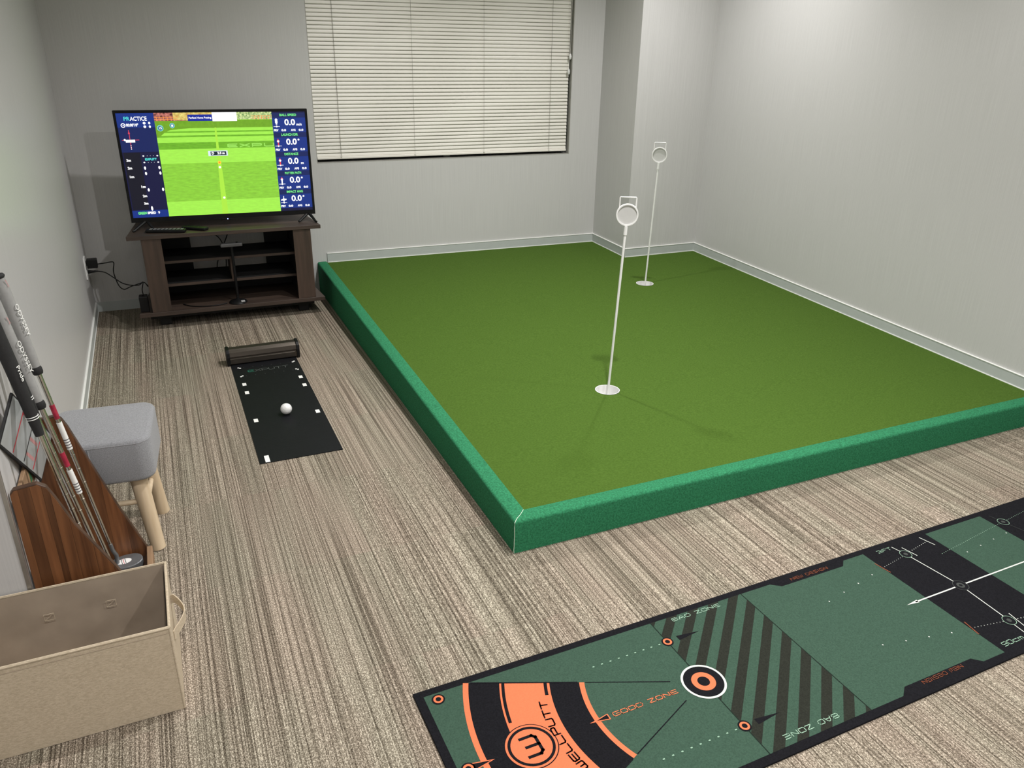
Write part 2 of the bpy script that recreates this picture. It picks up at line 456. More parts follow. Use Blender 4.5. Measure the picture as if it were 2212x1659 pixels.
# baseboards (60 mm) with a white foot lip and a painted highlight along the top
def baseboard(name, p0, p1, nrm, h=0.0605, white_edges=True):
    """p0,p1: foot points on the wall; nrm: into the room"""
    p0, p1, nrm = Vector(p0), Vector(p1), Vector(nrm).normalized()
    def bar(nm, z0, z1, d, mat, par):
        vs = [p + nrm * dd + Vector((0, 0, z)) for p in (p0, p1) for dd, z in ((0, z0), (d, z0), (d, z1), (0, z1))]
        fs = [(0, 1, 2, 3), (7, 6, 5, 4), (0, 4, 5, 1), (1, 5, 6, 2), (2, 6, 7, 3), (3, 7, 4, 0)]
        bm = bmesh.new(); bv = [bm.verts.new(v) for v in vs]
        for f in fs: bm.faces.new([bv[i] for i in f])
        return bm_obj(nm, bm, mat, par)
    o = struct(bar(name, 0.0, h - 0.003, 0.006, BASEB, None))
    if white_edges:
        bar('top_highlight', h - 0.003, h, 0.008, EDGEWHITE, o); bar('bottom_bead', 0.0, 0.0045, 0.009, EDGEWHITE, o)
    return o
baseboard('baseboard_left', (0, 0.07, 0.0), (0, YE + 0.012, 0.0), (1, 0, 0))
baseboard('baseboard_back', WB(0.006, 0, 0.0), WB(XL, 0, 0.0), (SLOPE, -1, 0), white_edges=False)
x0 = XL + 0.065
def tb(x, y): return Vector((x, y, TZ(x, y) - 0.001))
a = WB(x0, 0, 0); b_ = WB(XP, 0, 0)
baseboard('baseboard_back_green', tb(a.x, a.y), tb(b_.x, b_.y), (SLOPE, -1, 0))
baseboard('baseboard_pillar', tb(XP, 0.0), tb(XP, YP), (-1, 0, 0))
baseboard('baseboard_pillar_front', tb(XP - 0.006, YP), tb(XR, YP), (0, -1, 0))
baseboard('baseboard_right', tb(XR, YP), tb(XR, YF + 0.06), (-1, 0, 0))
baseboard('baseboard_right_front', (XR, YF, 0.0), (XR, YFRONT, 0.0), (-1, 0, 0))

# window: dark metal reveal, glass, sash bar
win = struct(wall_local(bpy.data.objects.new('window_1', None)), 'wide window recess lined in dark metal behind the blind'); COL.objects.link(win)
T = 0.004
box('reveal_sill', (WX0, 0.0, WZ0), (WX1, 0.12, WZ0 + T), DARKMETAL, win)
box('reveal_head', (WX0, 0.0, WZ1 - T), (WX1, 0.12, WZ1), DARKMETAL, win)
box('reveal_side', (WX1 - T, 0.0, WZ0 + T), (WX1, 0.12, WZ1 - T), DARKMETAL, win)
box('reveal_side', (WX0, 0.0, WZ0 + T), (WX0 + T, 0.12, WZ1 - T), DARKMETAL, win)
box('glass_pane', (WX0 + T, 0.09, WZ0 + T), (WX1 - T, 0.096, WZ1 - T), GLASS, win)
box('sash_bar', ((WX0 + WX1) / 2 - 0.02, 0.075, WZ0 + T), ((WX0 + WX1) / 2 + 0.02, 0.09, WZ1 - T), DARKMETAL, win)

# ceiling downlights
GR = 'round ceiling downlights'
GAIN_ = (1.08, 0.95, 1.45, 0.56, 1.0, 0.95, 1.0, 1.0)     # power factor of each lamp, tuned to balance the wall brightness
AIM_ = (4, -2, 14, 0, 0, 0, 0, 0)      # tilt of the adjustable lamps towards the left wall, degrees
for k, (lx, ly) in enumerate(SPOTS):
    place = ['over the green by the window', 'over the green by the pillar', 'over the front left corner of the green',
             'over the green by the right wall', 'over the printed mat, left one', 'over the printed mat, right one', 'over the floor in front of the fabric bin', 'added unseen behind the viewer to brighten the bin and wall end'][k]
    t = thing('ceiling_downlight', 'round recessed ceiling downlight ' + place, 'light', (lx, ly, CEIL), 0, GR)
    lathe('trim_ring', [(0.048, -0.001), (0.066, -0.001), (0.068, -0.006), (0.05, -0.007)], WHITE, t, 32, closed=True)
    lathe('lamp', [(0.0, -0.002), (0.046, -0.002), (0.046, -0.0045), (0.0, -0.0045)], LAMP, t, 24)
    ld = bpy.data.lights.new('downlight_beam', 'SPOT'); ld.energy = SPOT_W * GAIN_[k]; ld.spot_size = math.radians(149); ld.spot_blend = 1.0
    ld.shadow_soft_size = 0.03; ld.color = (1.0, 0.975, 0.955)
    lo = bpy.data.objects.new('downlight_beam', ld); lo.location = (0, 0, -0.03); link(lo, t)
    lo.rotation_euler = (0, math.radians(AIM_[k]), 0)

# ================================================================== PUTTING GREEN
green = thing('putting_green', 'raised indoor putting green of sloping turf with felt covered rails', 'putting green', (0, 0, 0))
Wd = 0.0583
H1 = (2.0807, -2.2917); H2 = (3.0829, -1.0160); HR = 0.054
bm = bmesh.new()
outer = [(XL + Wd - 0.004, YF + Wd - 0.004), (XR - 0.002, YF + Wd - 0.004), (XR - 0.002, YP - 0.002), (XP - 0.002, YP - 0.002),
         (XP - 0.002, -0.002), (WB(XL + Wd - 0.004, 0.003, 0).x, WB(XL + Wd, 0.003, 0).y)]
def loop_edges(pts):
    vs = [bm.verts.new((p[0], p[1], TZ(*p))) for p in pts]
    return [bm.edges.new((vs[i], vs[(i + 1) % len(vs)])) for i in range(len(vs))]
es = loop_edges(outer)
for hc in (H1, H2):
    es += loop_edges([(hc[0] + HR * math.cos(2 * math.pi * k / 40), hc[1] + HR * math.sin(2 * math.pi * k / 40)) for k in range(40)])
bmesh.ops.triangle_fill(bm, use_beauty=True, use_dissolve=False, edges=es)
ret = bmesh.ops.extrude_face_region(bm, geom=bm.faces[:])
for v in [g for g in ret['geom'] if isinstance(g, bmesh.types.BMVert)]: v.co.z -= 0.008
turf = bm_obj('turf', bm, TURF, green)
# body under the turf
bm = bmesh.new()
RZ = 0.006                                # rail top above turf
def rail(name, sect, path, mitre):
    """rounded rail; sect is list of (across, up01) from outside bottom over the top to the inside; path: two ends"""
    bm = bmesh.new(); rings = []
    N = 24
    for k in range(N + 1):
        t = k / N; ringv = []
        for (ac, up) in sect:
            p = path(t, ac); top = TZ(p[0], p[1], RZ)
            ringv.append(bm.verts.new((p[0], p[1], up[0] + up[1] * top)))
        rings.append(ringv)
    n = len(sect)
    for a, b in zip(rings, rings[1:]):
        for i in range(n):
            bm.faces.new((a[i], a[(i + 1) % n], b[(i + 1) % n], b[i]))
    bm.faces.new(rings[0]); bm.faces.new(rings[-1][::-1])
    return bm_obj(name, bm, FELT, green, True)
R = 0.010
sect = [(0.0, (0.0, 0.0)), (0.0, (0.0, 0.5)), (0.0, (-R, 1.0))]
for k in range(1, 5):
    a = math.pi / 2 * k / 4; sect.append((R - R * math.cos(a), (-R + R * math.sin(a), 1.0)))
sect += [(Wd * 0.5, (0.0008, 1.0)), (Wd - 0.004, (0.0, 1.0)), (Wd, (-0.003, 1.0)), (Wd, (-0.012, 1.0)), (Wd, (0.0, 0.0))]
rail('left_rail', sect, lambda t, ac: (XL + ac, (YF + ac) + ((WB(XL, 0.002, 0).y) - (YF + ac)) * t), True)
rail('front_rail', sect, lambda t, ac: ((XL + ac) + (XR - 0.002 - (XL + ac)) * t, YF + ac), True)
# cut edge of the felt at the corner, a pale ragged seam
zt = TZ(XL, YF, RZ)
pts = [(XL - 0.0005, YF - 0.0005, 0.002)]
for k in range(1, 8):
    pts.append((XL - 0.0005 + random.uniform(-0.0012, 0.0012), YF - 0.0008, k / 8 * (zt - 0.006)))
pts += [(XL + 0.001, YF + 0.001, zt - 0.004), (XL + 0.006, YF + 0.006, zt), (XL + 0.016, YF + 0.017, zt + 0.0006), (XL + 0.034, YF + 0.032, zt + 0.0012), (XL + Wd - 0.004, YF + Wd - 0.004, zt + 0.001)]
tube('seam_thread', pts, 0.0009, THREAD, green, 6)
for hc in (H1, H2):
    zc = TZ(*hc)
    cup = lathe('hole_cup', [(HR - 0.001, 0.0006), (HR - 0.004, 0.0006), (HR - 0.0045, -0.03), (HR - 0.006, -0.095), (0.0, -0.095), (0.0, -0.099), (HR - 0.002, -0.099), (HR - 0.001, -0.01)], WHITE, green, 40, (hc[0], hc[1], zc), True)
    lathe('cup_socket', [(0.011, -0.0949), (0.011, -0.07), (0.0085, -0.068), (0.0085, -0.0949)], WHITE, cup, 16, (hc[0], hc[1], zc), True)
    for s in range(3):
        a = 2 * math.pi * s / 3 + 0.5
        cxx, cyy = hc[0] + 0.027 * math.cos(a), hc[1] + 0.027 * math.sin(a)
        lathe('cup_drain', [(0.011, -0.0948), (0.0125, -0.0935), (0.014, -0.0948)], DISC, cup, 16, (cxx, cyy, zc), True)

# ------------------------------------------------------------------ flags
def flag(hc, lean, rotz, label, hd):
    zb = TZ(*hc) - 0.0945
    t = thing('putting_flag', label, 'flag', (hc[0], hc[1], zb), rotz, 'white disc flagsticks in the holes')
    c, s = math.cos(-rotz), math.sin(-rotz)
    lx, ly = lean[0] * c - lean[1] * s, lean[0] * s + lean[1] * c      # lean of the disc centre, in local axes
    HZ = hd - zb
    P = lambda z: Vector((lx * z / HZ, ly * z / HZ, z))
    tube('pole', [P(0.002), P(0.3), P(HZ - 0.075)], 0.0052, WHITE, t, 12)
    tube('collar', [P(HZ - 0.08), P(HZ - 0.044)], 0.0074, WHITE, t, 12)
    dc = P(HZ)
    # disc faces local -y
    def ringprof(name, prof, mat, par):
        o = lathe(name, prof, mat, par, 40, (0, 0, 0), True, True)
        o.rotation_euler = (math.radians(90), 0, math.atan2(-lx, HZ) * 0); o.location = dc
        return o
    ringprof('disc_rim', [(0.0385, -0.005), (0.0435, -0.005), (0.0445, 0.0), (0.0435, 0.005), (0.0385, 0.005)], WHITE, t)
    d = lathe('disc', [(0.0, -0.001), (0.039, -0.001), (0.039, 0.001), (0.0, 0.001)], DISC, t, 40); d.rotation_euler = (math.radians(90), 0, 0); d.location = dc
    hw = 0.0325
    tube('lift_handle', [dc + Vector((-hw, 0, 0.028)), dc + Vector((-hw, 0, 0.066)), dc + Vector((-hw + 0.002, 0, 0.069)), dc + Vector((hw - 0.002, 0, 0.069)), dc + Vector((hw, 0, 0.066)), dc + Vector((hw, 0, 0.028))], 0.0026, WHITE, t, 8)
    return t
flag(H1, (0.0357, 0.0), math.radians(-28), 'white disc flagstick standing in the nearer hole of the green', 0.8785)
flag(H2, (0.0258, 0.0), math.radians(-30), 'white disc flagstick standing in the hole next to the pillar', 0.9155)

# ================================================================== BLIND
SX0, SX1 = 1.354, 3.045
blind = thing('venetian_blind', 'ivory venetian blind lowered and closed in the window', 'blind', (0, 0, 0))
wall_local(blind)
PITCH = 0.0218; ZR = 0.824; YB = 0.028
n_sl = int((WZ1 - 0.05 - ZR - 0.018) / PITCH)
bm = bmesh.new()
sl_prof = []
for k in range(7):                      # convex slat, nearly closed, lower edge towards the room
    s = k / 6 - 0.5
    y = 0.0125 * 2 * s * math.cos(math.radians(75)) ; z = 0.0125 * 2 * s * math.sin(math.radians(75))
    bul = (0.25 - s * s) * 0.007
    sl_prof.append((y - bul * math.sin(math.radians(75)), z + bul * math.cos(math.radians(75))))
vs, fs = [], []
for x in (SX0, SX1):
    for off in (0, 0.0006):
        vs += [(x, y + off, z) for y, z in sl_prof]
n = len(sl_prof)
for i in range(n - 1):
    fs.append((i, i + 1, 2 * n + i + 1, 2 * n + i)); fs.append((n + i, 3 * n + i, 3 * n + i + 1, n + i + 1))
fs += [(0, 2 * n, 3 * n, n), (n - 1, 2 * n - 1, 4 * n - 1, 3 * n - 1)]
slat_me = bpy.data.meshes.new('slat'); slat_me.from_pydata(vs, [], fs); slat_me.materials.append(SLAT)
slat_me.polygons.foreach_set('use_smooth', [True] * len(slat_me.polygons)); slat_me.update()
for k in range(n_sl):
    o = bpy.data.objects.new('slat', slat_me); o.location = (0, YB, ZR + 0.022 + k * PITCH); link(o, blind)
box('bottom_rail', (SX0, YB - 0.012, ZR - 0.004), (SX1, YB + 0.010, ZR + 0.010), SLAT, blind, 0.003)
box('head_rail', (SX0, YB - 0.014, WZ1 - 0.045), (SX1, YB + 0.016, WZ1 - 0.006), SLAT, blind, 0.002)
for cx, cr_, cm_ in ((1.502, 0.0012, CORD), (1.973, 0.0006, CORD), (2.442, 0.0006, CORD), (2.913, 0.0010, CORD)):
    tube('ladder_cord', [(cx, YB - 0.0095, ZR + 0.008), (cx, YB - 0.0095, WZ1 - 0.05)], cr_, cm_, blind, 6)
    lathe('cord_button', [(0.0, 0.004), (0.005, 0.003), (0.005, -0.002), (0.0, -0.003)], SLAT, blind, 10, (cx, YB - 0.0125, ZR + 0.008))
for cx, zb, kz in ((3.036, 1.33, 1.328), (3.043, 1.43, 1.42)):
    tube('pull_cord', [(cx, YB - 0.022, zb), (cx - 0.001, YB - 0.021, 1.7), (cx, YB - 0.013, WZ1 - 0.05)], 0.0012, SLAT, blind, 6)
    lathe('pull_knob', [(0.0, 0.018), (0.004, 0.016), (0.0085, 0.002), (0.008, -0.012), (0.004, -0.018), (0.0, -0.018)], WHITE, blind, 14, (cx, YB - 0.022, kz))

# ================================================================== TV STAND
tvs = thing('tv_stand', 'dark oak television stand with open shelves on black feet', 'tv stand', (0.24, -0.4006, 0), TH)
WT = 1.012
prism('top_board', [(0.0, 0.0), (WT, 0.0), (WT - 0.05, 0.452), (0.05, 0.452)], 'z', 0.5065, 0.5275, STANDWOOD, tvs, 0.0015)
prism('bottom_board', [(0.0, 0.0), (WT - 0.006, 0.0), (WT - 0.05, 0.452), (0.05, 0.452)], 'z', 0.080, 0.1025, STANDWOOD, tvs, 0.0015)
for x in (0.068, 0.856):
    box('upright', (x, 0.006, 0.1026), (x + 0.0985, 0.022, 0.5064), STANDWOODV, tvs, 0.001, 1)
    xi = x + 0.07 if x < 0.4 else x + 0.012
    box('side_panel', (xi, 0.022, 0.1026), (xi + 0.016, 0.39, 0.5064), STANDBLACK, tvs)
for z in (0.359, 0.230):
    sh = box('shelf', (0.1545, 0.08, z - 0.007), (0.868, 0.37, z + 0.006), STANDBLACK, tvs)
    box('shelf_edge', (0.1545, 0.073, z - 0.0075), (0.868, 0.08, z + 0.0065), STANDWOOD, sh)
box('divider', (0.505, 0.074, 0.2367), (0.521, 0.36, 0.3513), STANDWOODV, tvs)
box('back_panel', (0.1545, 0.372, 0.1026), (0.312, 0.380, 0.5064), STANDBLACK, tvs)
box('back_panel', (0.728, 0.372, 0.1026), (0.868, 0.380, 0.5064), STANDBLACK, tvs)
box('back_rail', (0.312, 0.372, 0.1026), (0.728, 0.380, 0.16), STANDBLACK, tvs)
box('plinth', (0.05, 0.075, 0.045), (WT - 0.06, 0.36, 0.080), STANDBLACK, tvs)
for x in (0.095, 0.86):
    for y in (0.09, 0.31):
        box('foot', (x, y, 0.0005), (x + 0.06, y + 0.045, 0.045), STANDBLACK, tvs, 0.004)

# ================================================================== TELEVISION
TVW, TVH = 0.979, 0.578
tva = math.atan2(-0.075, 0.976)
tv = thing('television', 'black flat screen television showing a putting simulator', 'television', (0.275, -0.222, 0.5275), tva)
Z0 = 0.0385
box('body', (0, 0.002, Z0), (TVW, 0.028, Z0 + TVH), BLACK, tv, 0.002)
box('back_box', (0.16, 0.028, Z0 + 0.03), (TVW - 0.16, 0.062, Z0 + 0.33), BLACK, tv, 0.006)
bl, bt, bb = 0.013, 0.013, 0.025
for nm, lo, hi in (('bezel_side', (0, -0.002, Z0), (bl, 0.002, Z0 + TVH)), ('bezel_side', (TVW - bl, -0.002, Z0), (TVW, 0.002, Z0 + TVH)),
                   ('bezel_top', (bl, -0.002, Z0 + TVH - bt), (TVW - bl, 0.002, Z0 + TVH)), ('bezel_bottom', (bl, -0.002, Z0), (TVW - bl, 0.002, Z0 + bb))):
    box(nm, lo, hi, BLACK, tv)
box('sensor_bump', (TVW * 0.5 - 0.03, -0.002, Z0 - 0.009), (TVW * 0.5 + 0.03, 0.02, Z0), BLACK, tv, 0.002)
box('indicator_light', (TVW * 0.505 - 0.0015, -0.0035, Z0 - 0.006), (TVW * 0.505 + 0.0035, -0.0015, Z0 - 0.0015), M('blue_led', (0.25, 0.3, 1.0), 0.4, emit=6.0), tv)
for xa, xs in ((0.075, (0.012, 0.105)), (0.942, (0.885, 0.972))):
    for sx, fy in zip(xs, (-0.065, -0.03) if xa < 0.5 else (-0.03, -0.065)):
        tube('foot', [(xa + (sx - xa) * 0.05, 0.012, Z0 + 0.004), (xa + (sx - xa) * 0.6, 0.012 + (fy - 0.012) * 0.6, Z0 - 0.016), (sx, fy, 0.0062), (sx + (0.006 if sx > xa else -0.006), fy - 0.004, 0.0056)], [0.009, 0.0078, 0.0062, 0.0055], BLACK, tv, 8)

# ---- what the screen shows: flat emissive shapes in a 160 x 90 grid
SWd, SHt = TVW - 2 * bl, TVH - bt - bb
def SP(u, v, lay): return (bl + SWd * u / 160.0, -0.0002 - 0.00012 * lay, Z0 + bb + SHt * v / 90.0)
def E(name, c, s=1.0, **kw): return M('screen_' + name, c, 0.4, emit=s, **kw)
NAVY = E('navy', (0.002, 0.012, 0.105), 1.0); NAVYD = E('deep_navy', (0.0012, 0.002, 0.045), 1.0); NAVYX = E('black_navy', (0.001, 0.001, 0.012), 1.0)
BLUE = E('blue', (0.003, 0.028, 0.235), 1.0); TXW = E('white', (1, 1, 1), 1.25); TXG = E('lime', (0.20, 0.95, 0.25), 1.0)
TXC = E('cyan', (0.10, 0.85, 0.80), 1.0); SRED = E('red', (0.85, 0.06, 0.10), 1.0); BANNER = E('banner_blue', (0.003, 0.02, 0.33), 1.0)
GR1 = E('grass', (0.27, 0.64, 0.045), 1.0, var=0.12, scale=60, stretch=(0.5, 1, 2)); GR2 = E('grass_light', (0.385, 0.88, 0.08), 1.0, var=0.05, scale=60, stretch=(0.5, 1, 2))
GR3 = E('grass_dark', (0.16, 0.46, 0.02), 1.0, var=0.14, scale=70, stretch=(0.5, 1, 2)); GR4 = E('grass_rough', (0.17, 0.40, 0.015), 1.0, var=0.1, scale=60)
GRL = E('grass_line', (0.44, 0.86, 0.06), 1.0); GRT = E('grass_text', (0.36, 0.82, 0.12), 1.0)
TREE1 = E('tree_red', (0.75, 0.25, 0.2), 1.0, col2=(0.03, 0.002, 0.005), scale=80, detail=8); TREE2 = E('tree_green', (0.9, 1.0, 0.45), 1.0, col2=(0.03, 0.2, 0.03), scale=90, detail=8)
TREE3 = E('tree_yellow', (0.95, 0.85, 0.25), 1.0, col2=(0.5, 0.25, 0.04), scale=60, detail=6); FENCE = E('fence_orange', (0.95, 0.32, 0.08), 1.0)
ORG = E('orange', (1.0, 0.30, 0.02), 1.0)
screen = mesh_obj('screen', [SP(*p, 0) for p in ((0, 0), (160, 0), (160, 90), (0, 90))], [(0, 1, 2, 3)], NAVYD, tv)
def SQ(name, pts, mat, lay):
    return mesh_obj(name, [SP(p[0], p[1], lay) for p in pts], [list(range(len(pts)))], mat, screen)
def SR(name, u0, v0, u1, v1, mat, lay): return SQ(name, ((u0, v0), (u1, v0), (u1, v1), (u0, v1)), mat, lay)
def SCI(name, u, v, r, mat, lay, ry=None, n=20): return SQ(name, [(u + r * math.cos(2 * math.pi * k / n), v + (ry or r) * math.sin(2 * math.pi * k / n)) for k in range(n)], mat, lay)
kk = SWd / 160.0
def ST(text, u, v, size, mat, lay=4, bold=0.0, align='CENTER', w=None):
    me = font_mesh(text, size * kk, align, bold * kk)
    if w:
        xs = [q.co.x for q in me.vertices]; k_ = w * kk / (max(xs) - min(xs))
        for q in me.vertices: q.co.x *= k_
    me.materials.clear(); me.materials.append(mat)
    o = bpy.data.objects.new('screen_text', me); o.location = SP(u, v, lay); o.rotation_euler = (math.radians(90), 0, 0)
    return link(o, screen)
# left panel
SR('screen_panel', 0, 78, 30.3, 90, BLUE, 1); SR('screen_panel', 0, 57.4, 30.3, 78, NAVY, 1)
SR('screen_panel', 1, 7, 14.5, 57, NAVYX, 1); SR('screen_panel', 15.3, 7, 30.3, 57, NAVYD, 1); SR('screen_panel', 0, 0, 30.3, 6.4, BLUE, 1)
ST('PR', 5.6, 85.2, 4.7, TXC, 4, 0.05, 'LEFT', 4.8); ST('ACTICE', 10.9, 85.2, 4.7, TXW, 4, 0.08, 'LEFT', 13.6)
SCI('timer_icon', 4.6, 79.9, 1.9, TXW, 2); SCI('timer_icon_inner', 4.6, 79.9, 1.2, BLUE, 3); SR('timer_hand', 4.2, 79.6, 5.4, 80.2, TXW, 4)
ST("00:00'10\"", 7.0, 80.0, 3.2, TXW, 4, 0.12, 'LEFT', 9.8)
for u, v in ((21.8, 81.6), (21.9, 78.6), (25.9, 81.6), (26.0, 78.6)): SCI('counter_dot', u, v, 1.15 if u < 24 else 0.85, TXW, 2, 1.05)
SR('swing_axis', 8.0, 60, 8.5, 76, SRED, 2); SR('swing_axis', 1.8, 67.4, 15.7, 67.9, SRED, 2)
SQ('swing_arrow', ((7.4, 72.8), (9.1, 72.8), (8.25, 75.6)), SRED, 3)
SR('putter_icon', 4.6, 65.6, 12.2, 68.0, TXW, 4); SCI('putter_icon_heel', 4.0, 67.8, 0.9, TXW, 4)
for v in (62.5, 61, 59.7): SR('swing_tick', 7.9, v, 8.6, v + 0.7, TXW, 3)
for u, v, s in ((4.3, 50.4, '3m'), (4.3, 43.8, '2m'), (4.5, 36.2, '1m'), (12.6, 27.3, '1m'), (12.8, 19.1, '2m'), (12.8, 12.5, '3m')): ST(s, u, v, 2.9, TXW, 4, 0.12, 'CENTER', 3.6)
for v in (54.0, 48.4):
    for u in (16.8, 28.3): SCI('mat_marker', u, v, 0.75, TXW, 3, 0.6)
    for u in (20, 22.5, 25): SCI('mat_dot', u, v, 0.22, TXW, 3)
quads('screen_logo', stroke_text('EXPUTT', 9.2, 1.5, 0.42), 4, TXC, screen, lambda u, w, z: SP(18.0 + u, 50.3 + w, z))
for u, v in ((16.6, 43.6), (28.5, 43.7), (16.7, 38.9), (28.6, 38.9), (16.7, 24.5), (28.7, 24.5), (17.0, 7.9)): SCI('mat_marker', u, v, 0.85, TXW, 3, 1.45 if v > 10 else 2.1)
ST('GREEN', 4.7, 3.9, 3.0, TXG, 4, 0.14, 'LEFT', 7.4); ST('SPEED', 12.7, 3.9, 3.0, TXW, 4, 0.14, 'LEFT', 7.0); ST('9', 22.3, 3.9, 3.1, TXW, 4, 0.12)
# right panel
for k, (hd, u) in enumerate((('BALL SPEED', 'm/s'), ('LAUNCH DIR', ''), ('DISTANCE', 'm'), ('PUTTER PATH', ''), ('IMPACT ANG', ''))):
    top = 84.6 - 17.3 * k
    SR('screen_panel', 130.2, top - 12.9, 160, top, BLUE, 1); SR('screen_header', 130.2, top, 160, top + 4.3, NAVY, 1)
    ST(hd, 144.6, top + 2.3, 2.9, TXG, 4, 0.1, 'CENTER', 15.0 if k != 2 else 12.6)
    ST('0.0', 145.8, top - 4.2, 7.4, TXW, 4, 0.2, 'CENTER', 9.6)
    if u: ST(u, 154.0, top - 6.0, 3.2, TXW, 4, 0.1, 'CENTER', 4.8 if len(u) > 1 else 2.6)
    else: SCI('degree_dot', 152.3, top - 2.2, 0.85, TXW, 3); 
    for tx, uu in (('PRV', 132.9), ('0.0', 139.8), ('AVG', 148.4), ('0.0', 155.4)): ST(tx, uu, top - 11.0, 2.5, TXW, 4, 0.12, 'CENTER', 4.2)
    SR('icon_line', 131.0, top - 7.8, 136.6, top - 7.4, TXW, 2)
    SCI('icon_ball', 133.8, top - 7.6, 0.8, TXW, 3)
    if k == 0:
        for vv in (1.8, 3.6, 5.2): SCI('icon_ball', 133.8, top - vv, 1.2 if vv < 4 else 0.8, TXW, 3)
    elif k == 4:
        SQ('icon_arrow', ((131.2, top - 4.6), (136.2, top - 4.0), (136.2, top - 5.2), (131.2, top - 5.8)), TXW, 3); SR('icon_stem', 133.5, top - 8.4, 134.1, top - 1.4, TXW, 3); SCI('icon_ball', 133.8, top - 4.9, 1.3, TXW, 4)
    else:
        SR('icon_stem', 133.3, top - 7.4, 134.4, top - 2.6, SRED if k < 3 else TXW, 3); SQ('icon_arrow', ((132.4, top - 3.4), (135.2, top - 3.4), (133.8, top - 0.9)), SRED, 4); SCI('icon_ball', 133.8, top - 3.4, 1.0, TXW, 5)
# picture
SR('picture', 30.3, 0, 130.2, 90, GR1, 1)
SR('picture_trees', 30.3, 83, 58, 90, TREE1, 2); SR('picture_trees', 46, 83.6, 58, 90, TREE3, 3); SR('picture_trees', 99.5, 83.6, 130.2, 90, TREE2, 2); SR('picture_trees', 58, 88, 79, 90, TREE3, 2)
for v in (84.2, 86.0): SR('picture_fence', 30.3, v, 50, v + 0.5, FENCE, 4); SR('picture_fence', 112, v + 0.3, 130.2, v + 0.7, FENCE, 4)
for u in (32, 35, 38, 41, 44, 115, 118, 121, 124, 127): SR('picture_fence', u, 83.4, u + 0.5, 86.8, FENCE, 4)
SR('picture_banner', 58, 82.8, 78.6, 88.2, BANNER, 5); SR('picture_hoarding', 78.6, 82.4, 99.6, 90, TXW, 5)
ST('Perfect Home Putting', 68.3, 85.5, 2.15, TXW, 8, 0.06)
SR('picture_rough', 30.3, 76.8, 130.2, 83.2, GR4, 3)
for v0, v1, m_ in ((74.2, 76.8, GR2), (73.0, 74.2, GR3), (70.6, 73.0, GR2), (69.2, 70.6, GR3), (64.6, 69.2, GR2), (59.0, 64.6, GR3), (46.6, 59.0, GR2), (30, 46.6, GR1), (13.0, 30, GR1), (0, 13.0, GR2)):
    SR('picture_mow_band', 30.3, v0, 130.2, v1, m_, 2)
SQ('picture_rough_corner', ((30.3, 76.8), (58, 76.8), (42, 75.4), (37, 73.2), (33, 69.8), (30.3, 69.4)), GR4, 4)
SQ('picture_putt_line', ((79.5, 77), (80.9, 77), (82.3, 0), (77.0, 0)), GRL, 5)
quads('picture_logo', stroke_text('EXPU', 40.3, 2.4, 0.85, 0.35), 5, GRT, screen, lambda u, w, z: SP(89.0 + u, 60.0 + w, z))
SR('distance_plate', 71.3, 52.4, 88.2, 57.0, E('plate_white', (0.75, 0.85, 0.95), 1.0), 6); SR('distance_plate_dark', 73.4, 53.0, 86.9, 56.3, E('plate_dark', (0.004, 0.02, 0.03), 1.0), 7)
ST('D', 75.3, 54.7, 2.9, TXW, 8, 0.12); ST('2.0 m', 82.4, 54.7, 2.8, TXW, 8, 0.12)
SCI('target_marker', 80.0, 46.6, 1.5, E('yellow', (1, 0.75, 0.05), 1.0), 7); SCI('target_marker_core', 80.0, 46.6, 0.8, ORG, 8); SCI('target_ball', 79.8, 42.4, 1.0, TXW, 7); SCI('putt_ball', 80.3, 14.9, 1.0, TXW, 7)
for u, v, r, s in ((34.2, 77.2, 2.6, '15'), (44.3, 79.2, 2.1, '')):
    SCI('course_badge', u, v, r, E('pale_cyan', (0.25, 0.8, 0.85), 1.0), 6); SCI('course_badge_core', u, v, r * 0.78, E('steel_blue', (0.02, 0.16, 0.25), 1.0), 7)
    if s: ST(s, u, v, 2.9, TXW, 9, 0.1)
    else: SR('course_badge_flag', u - 0.8, v - 0.9, u + 0.9, v + 0.9, TXW, 8)

# ================================================================== THINGS ON AND AROUND THE TV STAND
def remote(loc, rz, L, label, keys):
    t = thing('remote_control', label, 'remote', loc, rz, 'remote controls on the tv stand')
    box('body', (-L / 2, -0.022, 0.0004), (L / 2, 0.022, 0.018), BLACK, t, 0.006)
    km = M('grey_key', (0.22, 0.22, 0.23), 0.5, var=0.1, scale=40)
    if keys:
        for i in range(9):
            for j in range(3):
                box('key', (-L / 2 + 0.02 + i * 0.02, -0.015 + j * 0.0115, 0.0178), (-L / 2 + 0.033 + i * 0.02, -0.008 + j * 0.0115, 0.0192), km, t)
    else:
        for i in range(4): box('key', (-L / 2 + 0.02 + i * 0.028, -0.008, 0.0178), (-L / 2 + 0.032 + i * 0.028, 0.008, 0.019), BLACK, t)
remote((0.440, -0.345, 0.5276), math.radians(-17), 0.205, 'long black remote control with grey keys on tv stand', True)
remote((0.588, -0.325, 0.5276), math.radians(-38), 0.145, 'short black remote control with few keys on tv stand', False)

